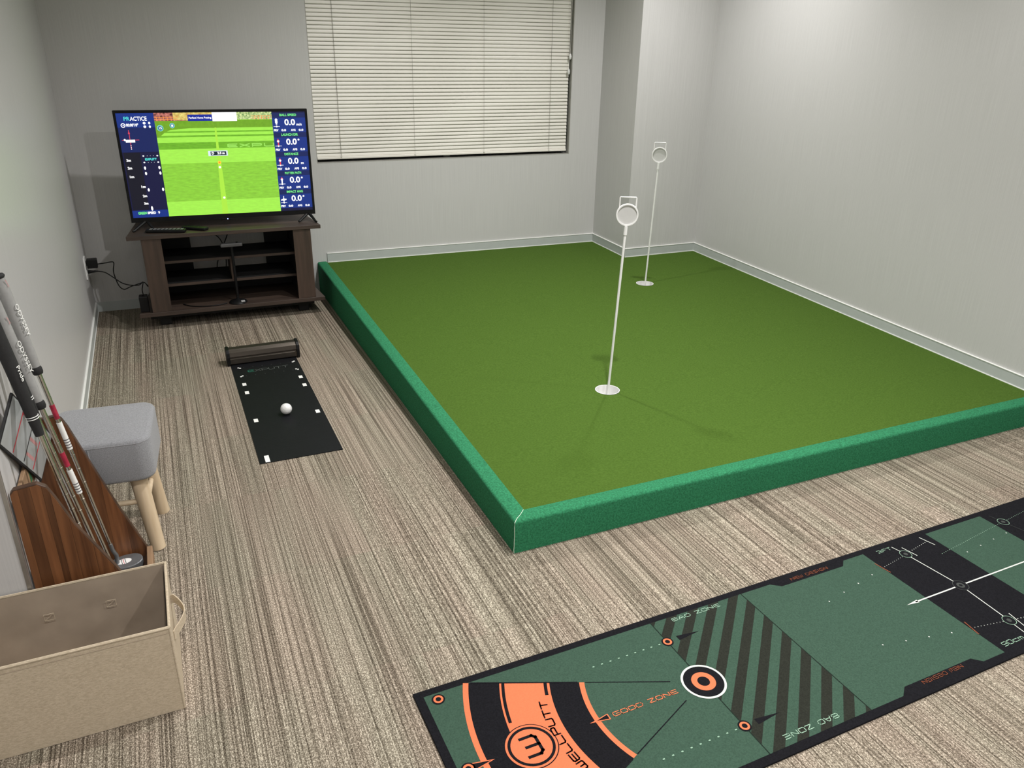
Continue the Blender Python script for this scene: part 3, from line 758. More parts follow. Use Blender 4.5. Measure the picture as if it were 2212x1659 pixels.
# sensor camera on a weighted pole, standing on the bottom board
cs = thing('sensor_stand', 'black putting sensor camera on a pole with round base', 'camera', (0.762, -0.362, 0.1027), 0)
lathe('base', [(0.0, 0.0), (0.048, 0.0), (0.050, 0.004), (0.046, 0.010), (0.02, 0.017), (0.009, 0.024), (0.0, 0.024)], BLACK, cs, 32)
box('base_switch', (0.012, -0.045, 0.0125), (0.034, -0.02, 0.0165), M('grey_switch', (0.45, 0.45, 0.45), 0.3, var=0.05, scale=30), cs, 0.002)
tube('pole', [(0, 0, 0.02), (0, 0.0, 0.33)], 0.0078, BLACK, cs, 12)
hd = box('camera_head', (-0.058, -0.016, 0.325), (0.058, 0.016, 0.345), M('grey_housing', (0.12, 0.12, 0.125), 0.4, var=0.1, scale=30), cs, 0.005)
lathe('lens', [(0.0, 0.0), (0.006, 0.0), (0.006, 0.004), (0.0, 0.004)], BLACK, hd, 16, (0.03, 0, 0.345))

# wall outlet with adapter and leads
ou = thing('wall_outlet', 'white wall outlet plate on left wall beside tv stand', 'outlet', (0.0, -0.135, 0.319), 0)
box('plate', (0.0003, -0.035, -0.06), (0.0075, 0.035, 0.06), WHITE, ou, 0.002)
for z in (0.024, -0.024):
    so = box('socket', (0.0075, -0.014, z - 0.014), (0.0095, 0.014, z + 0.014), WHITE, ou, 0.001)
    for y in (-0.005, 0.005): box('slot', (0.0094, y - 0.001, z - 0.004), (0.0098, y + 0.001, z + 0.004), BLACK, so)
ad = thing('power_adapter', 'black plug adapter sticking out of wall outlet', 'adapter', (0.010, -0.135, 0.343), 0)
box('body', (0.004, -0.022, -0.026), (0.056, 0.022, 0.024), BLACK, ad, 0.004)
box('prong_plate', (0.0, -0.012, -0.012), (0.004, 0.012, 0.012), BLACK, ad)
tube('lead', spline([(0.056, 0, -0.008), (0.09, 0.0, -0.006), (0.128, 0.0, -0.002), (0.137, 0.0, -0.012), (0.128, 0.0, -0.05), (0.13, 0.0, -0.09), (0.142, 0.0, -0.142), (0.165, 0.0, -0.165), (0.2, -0.01, -0.15), (0.245, -0.02, -0.135), (0.275, -0.03, -0.128), (0.29, -0.04, -0.15), (0.29, 0.03, -0.16)], 5), 0.0028, BLACK, ad, 8)
pc = thing('power_cable', 'black power cable plugged into lower outlet socket', 'cable', (0.010, -0.135, 0.295), 0)
tube('plug', [(0.0, 0, 0), (0.012, 0, 0), (0.02, 0, 0), (0.05, 0, 0.0)], [0.009, 0.009, 0.007, 0.0038], BLACK, pc, 12)
tube('lead', spline([(0.048, 0, 0), (0.085, -0.01, -0.008), (0.12, -0.02, -0.035), (0.16, -0.03, -0.07), (0.20, -0.035, -0.086), (0.245, -0.045, -0.088), (0.268, -0.06, -0.068), (0.268, -0.12, -0.066), (0.262, -0.18, -0.08), (0.264, -0.205, -0.1034)], 6), 0.0028, BLACK, pc, 8)
pb = thing('power_brick', 'black power brick standing on left end of tv stand', 'adapter', (0.272, -0.345, 0.1027), TH)
box('body', (-0.022, -0.03, 0.0004), (0.022, 0.03, 0.088), BLACK, pb, 0.004)
tube('strain_relief', [(0.0, 0.0, 0.087), (0.0, 0.0, 0.094)], 0.005, BLACK, pb, 10)
cb = thing('signal_cable', 'loose black cables hanging behind the open tv stand shelves', 'cable', (0.75, 0.012, 0.0), 0)
tube('strand', spline([(-0.12, 0.0, 0.500), (-0.08, 0.0, 0.45), (-0.02, 0.004, 0.39), (0.0, 0.004, 0.3), (-0.01, 0.004, 0.2), (-0.05, 0.0, 0.13), (-0.10, -0.004, 0.1062)], 5), 0.003, BLACK, cb, 8)
tube('strand', spline([(0.03, 0.004, 0.500), (0.03, 0.006, 0.43), (-0.01, 0.010, 0.34), (-0.05, 0.010, 0.25), (-0.055, 0.010, 0.16), (0.0, 0.006, 0.1062)], 5), 0.003, BLACK, cb, 8)
cb2 = tube('sensor_cable', spline([(0.70, -0.365, 0.1066), (0.66, -0.385, 0.1064), (0.60, -0.388, 0.1064), (0.54, -0.372, 0.1064), (0.50, -0.345, 0.1064), (0.47, -0.30, 0.1064)], 6), 0.0028, BLACK)
tag(cb2, 'thin black cable lying on bottom board beside pole base', 'cable')

# ================================================================== ROLL-UP SENSOR MAT WITH BALL
rm = thing('roll_up_mat', 'narrow black roll-up putting mat pulled from bronze roller housing', 'putting mat', (0, 0, 0))
MX0, MX1, MY0, MY1 = 0.634, 0.953, -2.167, -1.045
box('sheet', (MX0, MY0, 0.0004), (MX1, MY1, 0.0028), ROLLSHEET, rm)
prof = [(-1.088, 0.004), (-1.094, 0.010), (-1.094, 0.034), (-1.089, 0.038), (-1.089, 0.042), (-1.093, 0.046), (-1.088, 0.067), (-1.076, 0.076), (-1.070, 0.074), (-1.066, 0.078), (-1.03, 0.078), (-1.018, 0.070), (-1.014, 0.05), (-1.014, 0.012), (-1.020, 0.004)]
hs = prism('housing', prof, 'x', MX0 + 0.002, MX1 + 0.006, BRONZE, rm)
hs.location = (0, 0.0, 0)
capprof = [(-1.096, 0.0006), (-1.099, 0.008), (-1.099, 0.045), (-1.094, 0.068), (-1.080, 0.081), (-1.028, 0.083), (-1.013, 0.074), (-1.009, 0.05), (-1.009, 0.0006)]
prism('end_cap', capprof, 'x', MX0 - 0.014, MX0 + 0.002, BLACK, rm, 0.002)
prism('end_cap', capprof, 'x', MX1 + 0.006, MX1 + 0.021, BLACK, rm, 0.002)
ident = lambda u, w, z: (u, w, z)
def msq(x, y, wx=0.0175, wy=0.033, nm='white_marker'): poly(nm, [(x - wx / 2, y - wy / 2), (x + wx / 2, y - wy / 2), (x + wx / 2, y + wy / 2), (x - wx / 2, y + wy / 2)], 0.0031, STICKER, rm, ident)
for y in (-1.358, -1.461, -1.774):
    msq(0.6690, y); msq(0.9290, y - 0.004)
msq(0.6648, -2.136, 0.0175, 0.056)
for x, y, s in ((0.6695, -1.141, -1), (0.930, -1.149, -1), (0.6695, -1.253, 1), (0.930, -1.257, 1)):
    for k in range(2):
        msq(x + (k - 0.5) * 0.008, y + s * (k - 0.5) * 0.008 * (1 if x < 0.8 else -1), 0.008, 0.011)
DIM = M('dim_print', (0.12, 0.13, 0.13), 0.6, var=0.05, scale=60)
for y in (-1.143, -1.253):
    for k in range(6): ring('print_dot', (0.69 + 0.044 * k, y - 0.0015 * k), 0, 0.0016, 0.0031, DIM, rm, 8, ident)
quads('lettering', stroke_text('EXPUTT', 0.19, 0.026, 0.0028, 0.25)[:6], 0.0032, M('teal_print', (0.03, 0.22, 0.15), 0.6, var=0.1, scale=60), rm, lambda u, w, z: (0.705 + u, -1.212 + w, z))
quads('lettering', stroke_text('EXPUTT', 0.19, 0.026, 0.0022, 0.25)[6:], 0.0032, DIM, rm, lambda u, w, z: (0.705 + u, -1.212 + w, z))
# ball
bm = bmesh.new(); bmesh.ops.create_icosphere(bm, subdivisions=4, radius=0.0243)
gb = bm_obj('golf_ball', bm, BALLM, None, True); gb.location = (0.800, -1.756, 0.0273)
tag(gb, 'white dimpled golf ball resting on narrow black mat', 'golf ball')
# dimples as relief
nt = BALLM.node_tree; tc = nd(nt, 'ShaderNodeTexCoord'); vo = nd(nt, 'ShaderNodeTexVoronoi'); vo.inputs['Scale'].default_value = 260
nt.links.new(tc.outputs['Object'], vo.inputs['Vector']); bp = nd(nt, 'ShaderNodeBump'); bp.inputs['Strength'].default_value = 0.5; bp.inputs['Distance'].default_value = 0.002
nt.links.new(vo.outputs['Distance'], bp.inputs['Height']); nt.links.new(bp.outputs[0], nt.nodes['Principled BSDF'].inputs['Normal'])

# ================================================================== PRINTED PUTTING MAT
MA = math.radians(1.1)
pm = thing('putting_mat', 'long printed putting mat in green and black with orange target zone', 'putting mat', (0.8243, -3.512, 0), MA)
ML, MW, MZ = 2.93, 0.5285, 0.006
prism('mat_base', [(0, 0), (ML, 0), (ML, -MW), (0, -MW)], 'z', 0.0004, MZ, MATBLACK, pm, 0.0012)
L1, L2, L3, L4, L5 = [MZ + 0.0003 * k for k in range(1, 6)]
E0, E1 = 0.0215, 0.5065              # inner border edges across
CW = 0.2615                           # centre line
# green field 1: with the two dark tabs cut out
tab = lambda w0, s: [(1.121, w0), (1.150, w0 + s * 0.0215), (1.397, w0 + s * 0.0215), (1.421, w0)]
poly('green_field', [(E0, E0)] + tab(E0, 1) + [(1.505, E0), (1.505, E1)] + tab(E1, -1)[::-1] + [(E0, E1)], L1, MATGREEN, pm)
poly('green_field', [(1.790, E0), (2.060, E0), (2.060, E1), (1.790, E1)], L1, MATGREEN, pm)
poly('green_field', [(2.345, E0), (2.60, E0), (2.60, E1), (2.345, E1)], L1, MATGREEN, pm)
# striped zone
k = -5
while True:
    s0 = 1.0595 + 0.0733 * k; s1 = s0 + 0.0368; k += 1
    if s0 > 1.0105 + E1: break
    zone = [(0.691, E0), (1.0105, E0), (1.0105, E1), (0.691, E1)]
    # clip by s0 <= u+w <= s1 : rotate to strip
    rot = [(u + w, u - w) for u, w in zone]
    cl = clip_strip(rot, s0, s1)
    if len(cl) > 2: poly('dark_stripe', [((p + q) / 2, (p - q) / 2) for p, q in cl], L2, MATSTRIPE, pm)
for u in (0.691, 1.0105): poly('zone_line', [(u - 0.0013, E0), (u + 0.0013, E0), (u + 0.0013, E1), (u - 0.0013, E1)], L3, MATLINE, pm)
# main target
TC = (0.691, CW)
ring('target_disc', TC, 0, 0.0520, L4, MATBLACK, pm, 56)
ring('target_white_ring', TC, 0.0520, 0.0580, L4, MATWHITE, pm, 56)
ring('target_orange_ring', TC, 0.0160, 0.0312, L5, MATORANGE, pm, 48)
def small_target(c, r=0.0165):
    ring('small_target_disc', c, 0, r, L4, MATBLACK, pm, 32); ring('small_target_ring', c, r * 0.42, r * 0.75, L5, MATORANGE, pm, 32)
for c in ((0.6915, 0.1030), (0.6915, 0.4185), (0.0526, 0.0432), (0.0526, 0.4800), (0.0440, CW)): small_target(c)
# fan of arcs round the target (angle measured from the -u direction)
A = math.radians(23.4)
def fan(name, r0, r1, a0, a1, z, mat): quads(name, arc_quads(TC, r0, r1, math.pi - a0, math.pi - a1, 40), z, mat, pm)
fan('fan_orange_outer', 0.600, 0.614, A, -A, L2, MATORANGE)
fan('fan_black_outer', 0.522, 0.600, A, -A, L2, MATBLACK)
fan('fan_orange_body', 0.401, 0.522, A, -A, L2, MATORANGE)
fan('fan_line', 0.509, 0.517, A, 0.155, L3, MATBLACK); fan('fan_line', 0.509, 0.517, -0.155, -A, L3, MATBLACK)
fan('fan_line', 0.4015, 0.410, A, 0.305, L3, MATBLACK); fan('fan_line', 0.4015, 0.410, -0.305, -A, L3, MATBLACK)
fan('fan_orange_line', 0.395, 0.401, A, -A, L2, MATORANGE)
fan('fan_black_inner', 0.319, 0.395, A, -A, L2, MATBLACK)
fan('fan_orange_inner', 0.306, 0.319, A, -A, L2, MATORANGE)
for s in (1, -1):
    P = lambda r: (TC[0] - r * math.cos(A), TC[1] - s * r * math.sin(A))
    quads('spoke_line', [seg_quad(P(0.087), P(0.302), 0.0028)], L3, MATBLACK, pm)
    quads('fan_end_line', [seg_quad(P(0.325), P(0.595), 0.004)], L4, MATBLACK, pm)
# round emblem on the fan
EC = (0.2005, CW + 0.002)
ring('emblem_outline', EC, 0, 0.0640, L3, MATBLACK, pm, 48); ring('emblem_rim', EC, 0, 0.0615, L4, MATORANGE, pm, 48); ring('emblem_ring', EC, 0.0490, 0.0560, L5, MATBLACK, pm, 48)
wst = [[(-0.017, 0.027), (0.012, 0.027), (0.019, 0.020), (0.019, -0.020), (0.012, -0.027), (-0.017, -0.027)], [(-0.012, 0), (0.019, 0)]]
quads('emblem_letter', [seg_quad((EC[0] + a[0], EC[1] + a[1]), (EC[0] + b[0], EC[1] + b[1]), 0.0078) for st in wst for a, b in zip(st, st[1:])], L5, MATBLACK, pm)
# lettering round the fan: reads upward, letter tops away from the target
tx = stroke_text('WELLPUTT', 0.215, 0.0165, 0.0036, 0.3, 3)
def arcmap(x, y, z):
    ang = (0.215 / 2 - x) / 0.42; r = 0.4125 + y
    return (TC[0] - r * math.cos(ang), -(TC[1] + r * math.sin(ang)), z)
quads('lettering', tx, L4, MATBLACK, pm, arcmap)
# pointers
def pointer(nm, tip, base, half, mat, z): poly(nm, [tip, (base[0], base[1] - half), (base[0], base[1] + half)], z, mat, pm)
pointer('pointer_outline', (0.357, CW), (0.4105, CW), 0.0092, MATORANGE, L4); pointer('pointer', (0.376, CW), (0.4075, CW), 0.0066, MATBLACK, L5)
pointer('pointer_outline', (0.109, CW), (0.057, CW), 0.0110, MATORANGE, L3); pointer('pointer', (0.100, CW), (0.057, CW), 0.0080, MATBLACK, L4)
for w in (0.1022, 0.4198): pointer('pointer', (0.798, w), (0.7262, w), 0.0088, MATBLACK, L3)
# lettering
def line(text, u0, u1, w0, w1, mat, t, flip=False):
    h = w1 - w0; qs = stroke_text(text, u1 - u0, h, t)
    f = (lambda x, y, z: (u1 - x, -(w0 + y), z)) if flip else (lambda x, y, z: (u0 + x, -(w1 - y), z))
    quads('lettering', qs, L4, mat, pm, f)
line('GOOD ZONE', 0.4225, 0.6078, 0.2550, 0.2665, MATORANGE, 0.0020)
line('BAD ZONE', 0.7550, 0.9185, 0.0300, 0.0410, MATMINT, 0.0020)
line('BAD ZONE', 0.7545, 0.9225, 0.4785, 0.4905, MATMINT, 0.0020, True)
line('NEW DESIGN', 1.197, 1.344, 0.0235, 0.0335, MATDULLOR, 0.0014)
line('NEW DESIGN', 1.205, 1.352, 0.4895, 0.4995, MATDULLOR, 0.0014, True)
line('3FT', 1.556, 1.613, 0.0285, 0.0400, MATMINT, 0.0016)
line('90cm', 1.527, 1.606, 0.4790, 0.4925, MATMINT, 0.0018, False)
def dots(nm, a, b, n, r, mat):
    for k in range(n):
        t = k / max(1, n - 1); ring(nm, (a[0] + (b[0] - a[0]) * t, a[1] + (b[1] - a[1]) * t), 0, r, L4, mat, pm, 8)
def dashes(a, b, n, L, t, mat):
    for k in range(n):
        tt = k / (n - 1); u = a[0] + (b[0] - a[0]) * tt; w = a[1] + (b[1] - a[1]) * tt
        poly('print_dash', [(u - L / 2, w - t / 2), (u + L / 2, w - t / 2), (u + L / 2, w + t / 2), (u - L / 2, w + t / 2)], L4, mat, pm)
dashes((0.665, 0.103), (0.459, 0.103), 9, 0.0055, 0.0032, MATMINT); dashes((0.665, 0.4188), (0.459, 0.4188), 9, 0.0055, 0.0032, MATMINT)
dots('print_dot', (1.4455, 0.1126), (1.2274, 0.1543), 4, 0.0022, MATWHITE); dots('print_dot', (1.440, 0.395), (1.2229, 0.3516), 4, 0.0022, MATWHITE)
dots('print_dot', (1.8281, 0.1498), (2.0484, 0.1285), 4, 0.0022, MATWHITE); dots('print_dot', (1.8281, 0.373), (2.0484, 0.394), 4, 0.0022, MATWHITE)
# cross targets on the dark bands
def outline_target(c, r, inner=True):
    ring('outline_target_disc', c, 0, r, L4, MATBLACK, pm, 32); ring('outline_target_ring', c, r - 0.0014, r, L5, MATMINT, pm, 32); ring('outline_target_core', c, 0, r * 0.36, L5, MATGREY, pm, 20)
def stroke(nm, a, b, t, mat, z=None): quads(nm, [seg_quad(a, b, t)], z or L3, mat, pm)
C1, C2, CC = (1.6325, 0.0775), (1.6380, 0.4260), (1.6525, 0.2600)
for c, other in ((C1, CC), (C2, CC)): stroke('aim_line', c, other, 0.0032, MATWHITE)
stroke('aim_line', (1.6225, 0.0317), (1.629, 0.060), 0.0026, MATWHITE); stroke('aim_line', (1.634, 0.444), (1.630, 0.478), 0.0026, MATWHITE)
stroke('arrow_shaft', (1.462, 0.2593), (2.30, 0.2593), 0.0046, MATWHITE)
poly('arrow_head', [(1.4249, 0.2593), (1.470, 0.2535), (1.470, 0.2650)], L3, MATWHITE, pm)
outline_target(C1, 0.0190); outline_target(C2, 0.0190); outline_target((2.1025, 0.0792), 0.0190); outline_target((2.1025, 0.444), 0.0190)
ring('cross_target_disc', CC, 0, 0.0235, L4, MATBLACK, pm, 36); ring('cross_target_ring', CC, 0.0215, 0.0235, L5, MATGREY, pm, 36); ring('cross_target_core', CC, 0.0055, 0.0120, L5, MATGREY, pm, 28)
for a, b in (((1.7528, 0.0294), (1.7653, 0.0785)), ((1.651, 0.0476), (1.6603, 0.0969)), ((1.6659, 0.4067), (1.6565, 0.4571)), ((1.770, 0.444), (1.757, 0.494))): stroke('tick_line', a, b, 0.0026, MATWHITE)
for a, b in (((1.4998, 0.0748), (1.5084, 0.1254)), ((1.513, 0.3794), (1.505, 0.4287))): stroke('tick_line', a, b, 0.0030, MATDULLOR, L4)
dots('print_dot', (1.5154, 0.0987), (1.610, 0.0835), 10, 0.0012, MATWHITE); dots('print_dot', (1.670, 0.0705), (1.757, 0.0545), 9, 0.0016, MATWHITE)
dots('print_dot', (1.5203, 0.4060), (1.617, 0.4225), 10, 0.0012, MATWHITE); dots('print_dot', (1.668, 0.431), (1.757, 0.447), 9, 0.0016, MATWHITE)
dots('print_dot', (1.7445, 0.1232), (2.078, 0.0815), 34, 0.0014, MATMINT); dots('print_dot', (2.126, 0.0765), (2.30, 0.0555), 18, 0.0014, MATMINT)
stroke('tick_line', (2.0922, 0.0345), (2.098, 0.056), 0.0016, MATGREY); stroke('tick_line', (2.107, 0.101), (2.121, 0.160), 0.0016, MATGREY)

# ================================================================== PUTTER STAND
ps = thing('putter_stand', 'dark walnut floor stand for putters with sloping side panels', 'putter stand', (0, 0, 0))
near = [(0.004, 0.003), (0.004, 0.502), (0.012, 0.512), (0.062, 0.518), (0.080, 0.505), (0.094, 0.470), (0.120, 0.392), (0.186, 0.252), (0.262, 0.060), (0.262, 0.003)]
far = [(0.004, 0.003), (0.004, 0.505), (0.012, 0.518), (0.072, 0.524), (0.088, 0.515), (0.100, 0.486), (0.139, 0.352), (0.188, 0.190), (0.240, 0.040), (0.246, 0.003)]
for pr_, ya, yb, cuts in ((near, -3.034, -3.018, (0.004, 0.022, 0.047, 0.071, 0.085, 0.112, 0.150, 0.185, 0.225, 0.262)), (far, -2.656, -2.640, (0.004, 0.040, 0.075, 0.110, 0.150, 0.195, 0.246))):
    sp = prism('side_panel', pr_, 'y', ya, yb, WALNUTD, ps, 0.002)
    cx_ = sum(p[0] for p in pr_) / len(pr_)
    inn = [(p[0] * 0.985 + 0.0015 if p[0] > 0.05 else p[0] + 0.001, p[1] - 0.004 if p[1] > 0.05 else p[1] + 0.002) for p in pr_]
    for a, b in zip(cuts, cuts[1:]):
        cl = clip_strip(inn, a + 0.0003, b - 0.0003)
        if len(cl) > 2:
            prism('stave', cl, 'y', ya - 0.0012, ya + 0.0015, WALNUT, sp)
box('base_board', (0.006, -3.017, 0.004), (0.235, -2.657, 0.018), WALNUTD, ps)
box('front_lip', (0.236, -3.017, 0.003), (0.252, -2.657, 0.050), PLY, ps, 0.002)
for z in (0.40, 0.20):
    cr = box('back_bar', (0.004, -3.017, z), (0.014, -2.657, z + 0.075), PLY, ps, 0.002)
    for y in (-2.71, -2.82):
        box('green_tape', (0.0141, y - 0.012, z + 0.02), (0.0148, y + 0.012, z + 0.062), GREENTAPE, cr)

# ------------------------------------------------------------------ putters: rolled along a leaning shaft
def putter(low, high, label, grip, head_rot, grip_len, text=None, stick=None, mallet=False, gr=0.0125):
    low, high = Vector(low), Vector(high)
    d = (high - low).normalized(); L = (high - low).length
    t = thing('golf_putter', label, 'putter', low, 0, 'putters leaning in the walnut stand')
    Q = lambda s, off=(0, 0, 0): d * s + Vector(off)
    tube('shaft', [Q(0.02), Q(L * 0.3), Q(L - grip_len + 0.01)], [0.0045, 0.0052, 0.0066], CHROME, t, 12)
    for s in [0.25 + 0.045 * k for k in range(int((L - grip_len - 0.25) / 0.045))]:
        tube('shaft_step', [Q(s), Q(s + 0.0016)], 0.0066, CHROME, t, 12)
    side = Vector((0.55, -0.83, 0.0)); side = (side - d * side.dot(d)).normalized(); nx = d.cross(side).normalized()
    # grip: flattened body with grey or black front and a black spine
    n = 20
    def body(nm, s0, s1, r0, r1, mat, flat=1.0, shift=0.0, m=9):
        bm = bmesh.new(); rings = []
        for i in range(m):
            u = i / (m - 1); s = s0 + (s1 - s0) * u; r = r0 + (r1 - r0) * u
            if i == 0 or i == m - 1: r *= 0.86
            ss = s if 0 < i < m - 1 else s
            rings.append([bm.verts.new(Q(ss) + (side * (math.cos(a) * flat) + nx * math.sin(a)) * r + side * shift) for a in [2 * math.pi * k / n for k in range(n)]])
        for a, b in zip(rings, rings[1:]):
            for k in range(n): bm.faces.new((a[k], a[(k + 1) % n], b[(k + 1) % n], b[k]))
        bm.faces.new(rings[0][::-1]); bm.faces.new(rings[-1])
        return bm_obj(nm, bm, mat, t, True)
    g0 = L - grip_len
    if grip == 'grey':
        body('grip_spine', g0, L - 0.004, gr * 0.93, gr * 1.12, RUBBER, 1.0, -0.004)
        body('grip', g0 + 0.018, L - 0.010, gr * 0.97, gr * 1.18, GRIPGREY, 0.85)
        body('grip_ferrule', g0 - 0.002, g0 + 0.019, gr * 0.98, gr * 1.0, RUBBER, 0.95, 0, 5)
        body('grip_cap', L - 0.010, L, gr * 1.2, gr * 1.2, RUBBER, 0.95, 0, 4)
    else:
        body('grip', g0, L - 0.006, gr * 0.8, gr * 1.1, RUBBER, 0.95)
        body('grip_cap', L - 0.006, L, gr * 1.12, gr * 1.12, RUBBER, 0.95, 0, 4)
        for k in (0.0, 0.006): body('grip_band', g0 + 0.045 + k, g0 + 0.047 + k, gr * 0.96, gr * 0.96, STICKER, 1.0, 0, 3)
    if text:
        txt, s0, wid, h, off = text
        me = font_mesh(txt, h, 'CENTER', 0.0002); me.materials.clear(); me.materials.append(STICKER)
        o = bpy.data.objects.new('grip_lettering', me)
        ex = -d; ez = (side * 0.80 + nx * 0.60).normalized(); ey = ez.cross(ex).normalized()
        mt = Matrix((ex, ey, ez)).transposed().to_4x4(); mt.translation = Q(s0) + ez * (gr * off)
        o.matrix_local = mt
        link(o, t); o.matrix_local = mt
        if grip == 'grey':                       # pale swirl near the butt
            qs = []
            for j in range(3):
                pts = [(0.0 + 0.02 * u, (0.004 - 0.003 * j) * math.sin(u * math.pi) - 0.004 + 0.004 * j * u) for u in [i / 8 for i in range(9)]]
                qs += [seg_quad(a, b, 0.0009) for a, b in zip(pts, pts[1:])]
            sw = quads('grip_swirl', qs, 0, PINK, t, lambda u, w, z: tuple((mt @ Vector((u - wid / 2 - 0.045, w, z)))))
    if stick:
        a, b = stick; tube('shaft_sticker', [Q(a), Q(b)], 0.0072, STICKER, t, 12); tube('shaft_print', [Q(b + 0.012), Q(b + 0.055)], 0.0069, M('red_print', (0.35, 0.02, 0.05), 0.4, var=0.2, scale=60), t, 12)
        for k in range(4): tube('sticker_mark', [Q(a + 0.006 + 0.008 * k), Q(a + 0.009 + 0.008 * k)], 0.0073, M('grey_ink', (0.15, 0.15, 0.16), 0.6, var=0.1, scale=60), t, 12)
    # head
    hd = Vector((0.022, -0.004, -0.028))
    tube('hosel', [Q(0.03), Q(0.005), Q(-0.012, (0.004, 0, 0)), Vector((0.004, 0, -0.045))], [0.0058, 0.0058, 0.0062, 0.0062], HEADGREY, t, 10)
    cy, sy = math.cos(head_rot), math.sin(head_rot)
    hp = []
    for k in range(28):
        a = 2 * math.pi * k / 28
        hp.append((0.030 + 0.048 * math.cos(a) * (1.0 if math.cos(a) < 0 else 0.92), (0.036 if mallet else 0.011) * math.copysign(abs(math.sin(a)) ** 0.8, math.sin(a))))
    rot_ = [(x * cy - y * sy, x * sy + y * cy) for x, y in hp]
    ho = prism('head', rot_, 'z', -0.064, -0.042, HEADGREY, t, 0.003)
    fl = lambda u, w, z: (u * cy - w * sy, u * sy + w * cy, z)
    if mallet:
        poly('head_oval', [(0.022 + 0.021 * math.cos(2 * math.pi * k / 24), 0.0145 * math.sin(2 * math.pi * k / 24)) for k in range(24)], -0.0416, STICKER, ho, fl)
        for y, m_ in ((-0.005, BLACK), (0.0, RED), (0.005, BLACK)): quads('head_line', [seg_quad((0.021 + y, -0.013), (0.021 + y, 0.013), 0.0014)], -0.0413, m_, ho, fl)
    return t
putter((0.150, -2.705, 0.0835), (0.030, -2.70, 0.945), 'grey gripped putter nearest the stool with mallet head in view', 'grey', 0.15, 0.275, ('ODYSSEY', 0.745, 0.13, 0.021, 1.22), (0.36, 0.445), True, gr=0.0135)
putter((0.1545, -2.80, 0.0835), (0.020, -2.80, 0.945), 'grey gripped putter with white shaft sticker between two black ones', 'grey', -0.02, 0.335, ('ODYSSEY', 0.68, 0.13, 0.021, 1.22), (0.27, 0.345), gr=0.0135)
putter((0.150, -2.862, 0.0835), (0.018, -2.858, 0.93), 'black gripped putter half hidden behind a grey grip', 'black', 0.03, 0.315)
putter((0.146, -2.935, 0.0835), (0.027, -2.917, 0.945), 'black gripped putter nearest the fabric bin', 'black', 0.0, 0.355, ('Pride', 0.68, 0.10, 0.019, 1.02), None, gr=0.0155)

# ------------------------------------------------------------------ alignment mirror leaning in the stand
cs_ = [Vector(p) for p in ((0.0402, -2.9184, 0.7105), (0.0634, -2.681, 0.4808), (0.0267, -2.7669, 0.3882))]      # three corners of the leaning mirror
ax = (cs_[1] - cs_[0]); ay = (cs_[2] - cs_[1]); mw, mh = ax.length, ay.length
ex = ax.normalized(); ez = ex.cross(ay.normalized()).normalized(); ey = ez.cross(ex)
if ez.x < 0: ez = -ez
mm = Matrix((ex, ey, ez)).transposed().to_4x4(); mm.translation = cs_[0]
mir = thing('putting_mirror', 'alignment mirror with red lines leaning behind putter grips', 'mirror'); mir.matrix_world = mm
sgn = 1 if ey.dot(ay) > 0 else -1
def mrect(x0, y0, x1, y1): return [(x0, sgn * y0), (x1, sgn * y0), (x1, sgn * y1), (x0, sgn * y1)]
zz = 1 if mm.to_3x3().determinant() > 0 else 1
prism('frame', mrect(0, 0, mw, mh), 'z', -0.006, -0.0003, RUBBER, mir, 0.001)
poly('mirror_face', mrect(0.006, 0.005, mw - 0.006, mh - 0.005), 0.0003, MIRROR, mir, ident)
for x in (0.09, mw - 0.085): quads('red_guide', [seg_quad((x, sgn * 0.012), (x, sgn * (mh - 0.012)), 0.005)], 0.0007, RED, mir, ident)
quads('red_guide', [seg_quad((0.09, sgn * 0.02), (mw - 0.085, sgn * 0.02), 0.004)], 0.0009, RED, mir, ident)
quads('centre_guide', [seg_quad((mw * 0.52, sgn * 0.012), (mw * 0.52, sgn * (mh - 0.012)), 0.004)], 0.0007, BLACK, mir, ident)
for y in (mh * 0.45, mh * 0.75): quads('pink_guide', [seg_quad((mw * 0.53, sgn * y), (mw - 0.10, sgn * y), 0.009)], 0.0005, PINK, mir, ident)

# ================================================================== STOOL
st = thing('footstool', 'square grey fabric stool on splayed pale wooden legs', 'stool', (0.163, -2.478, 0), math.radians(-5))
bm = bmesh.new(); add_box(bm, (-0.146, -0.146, 0.262), (0.146, 0.146, 0.402))
vert = [e for e in bm.edges if abs(e.verts[0].co.z - e.verts[1].co.z) > 0.1]
bmesh.ops.bevel(bm, geom=vert, offset=0.045, segments=6, profile=0.5, affect='EDGES')
hor = [e for e in bm.edges if abs(e.verts[0].co.z - e.verts[1].co.z) < 1e-5]
bmesh.ops.bevel(bm, geom=hor, offset=0.014, segments=4, profile=0.5, affect='EDGES')
seat = bm_obj('seat', bm, GREYFAB, st, True)
def rr(h, r, z, n=8):
    out = []
    for cx_, cy_, a0 in ((h - r, h - r, 0), (-h + r, h - r, 90), (-h + r, -h + r, 180), (h - r, -h + r, 270)):
        for k in range(n + 1):
            a = math.radians(a0 + 90 * k / n); out.append((cx_ + r * math.cos(a), cy_ + r * math.sin(a), z))
    return out + [out[0]]
tube('piping', rr(0.1445, 0.044, 0.390), 0.0022, GREYFAB, seat, 6)
tube('side_seam', [(-0.02, -0.1465, 0.272), (-0.02, -0.1472, 0.33), (-0.02, -0.1465, 0.388)], 0.002, GREYFAB, seat, 6)
box('white_tag', (-0.033, -0.1485, 0.362), (-0.025, -0.1455, 0.370), STICKER, seat)
for sx in (-1, 1):
    for sy in (-1, 1):
        tube('leg', [(sx * 0.088, sy * 0.088, 0.264), (sx * 0.1125, sy * 0.1125, 0.0005)], [0.0255, 0.0215], BIRCH, st, 20)
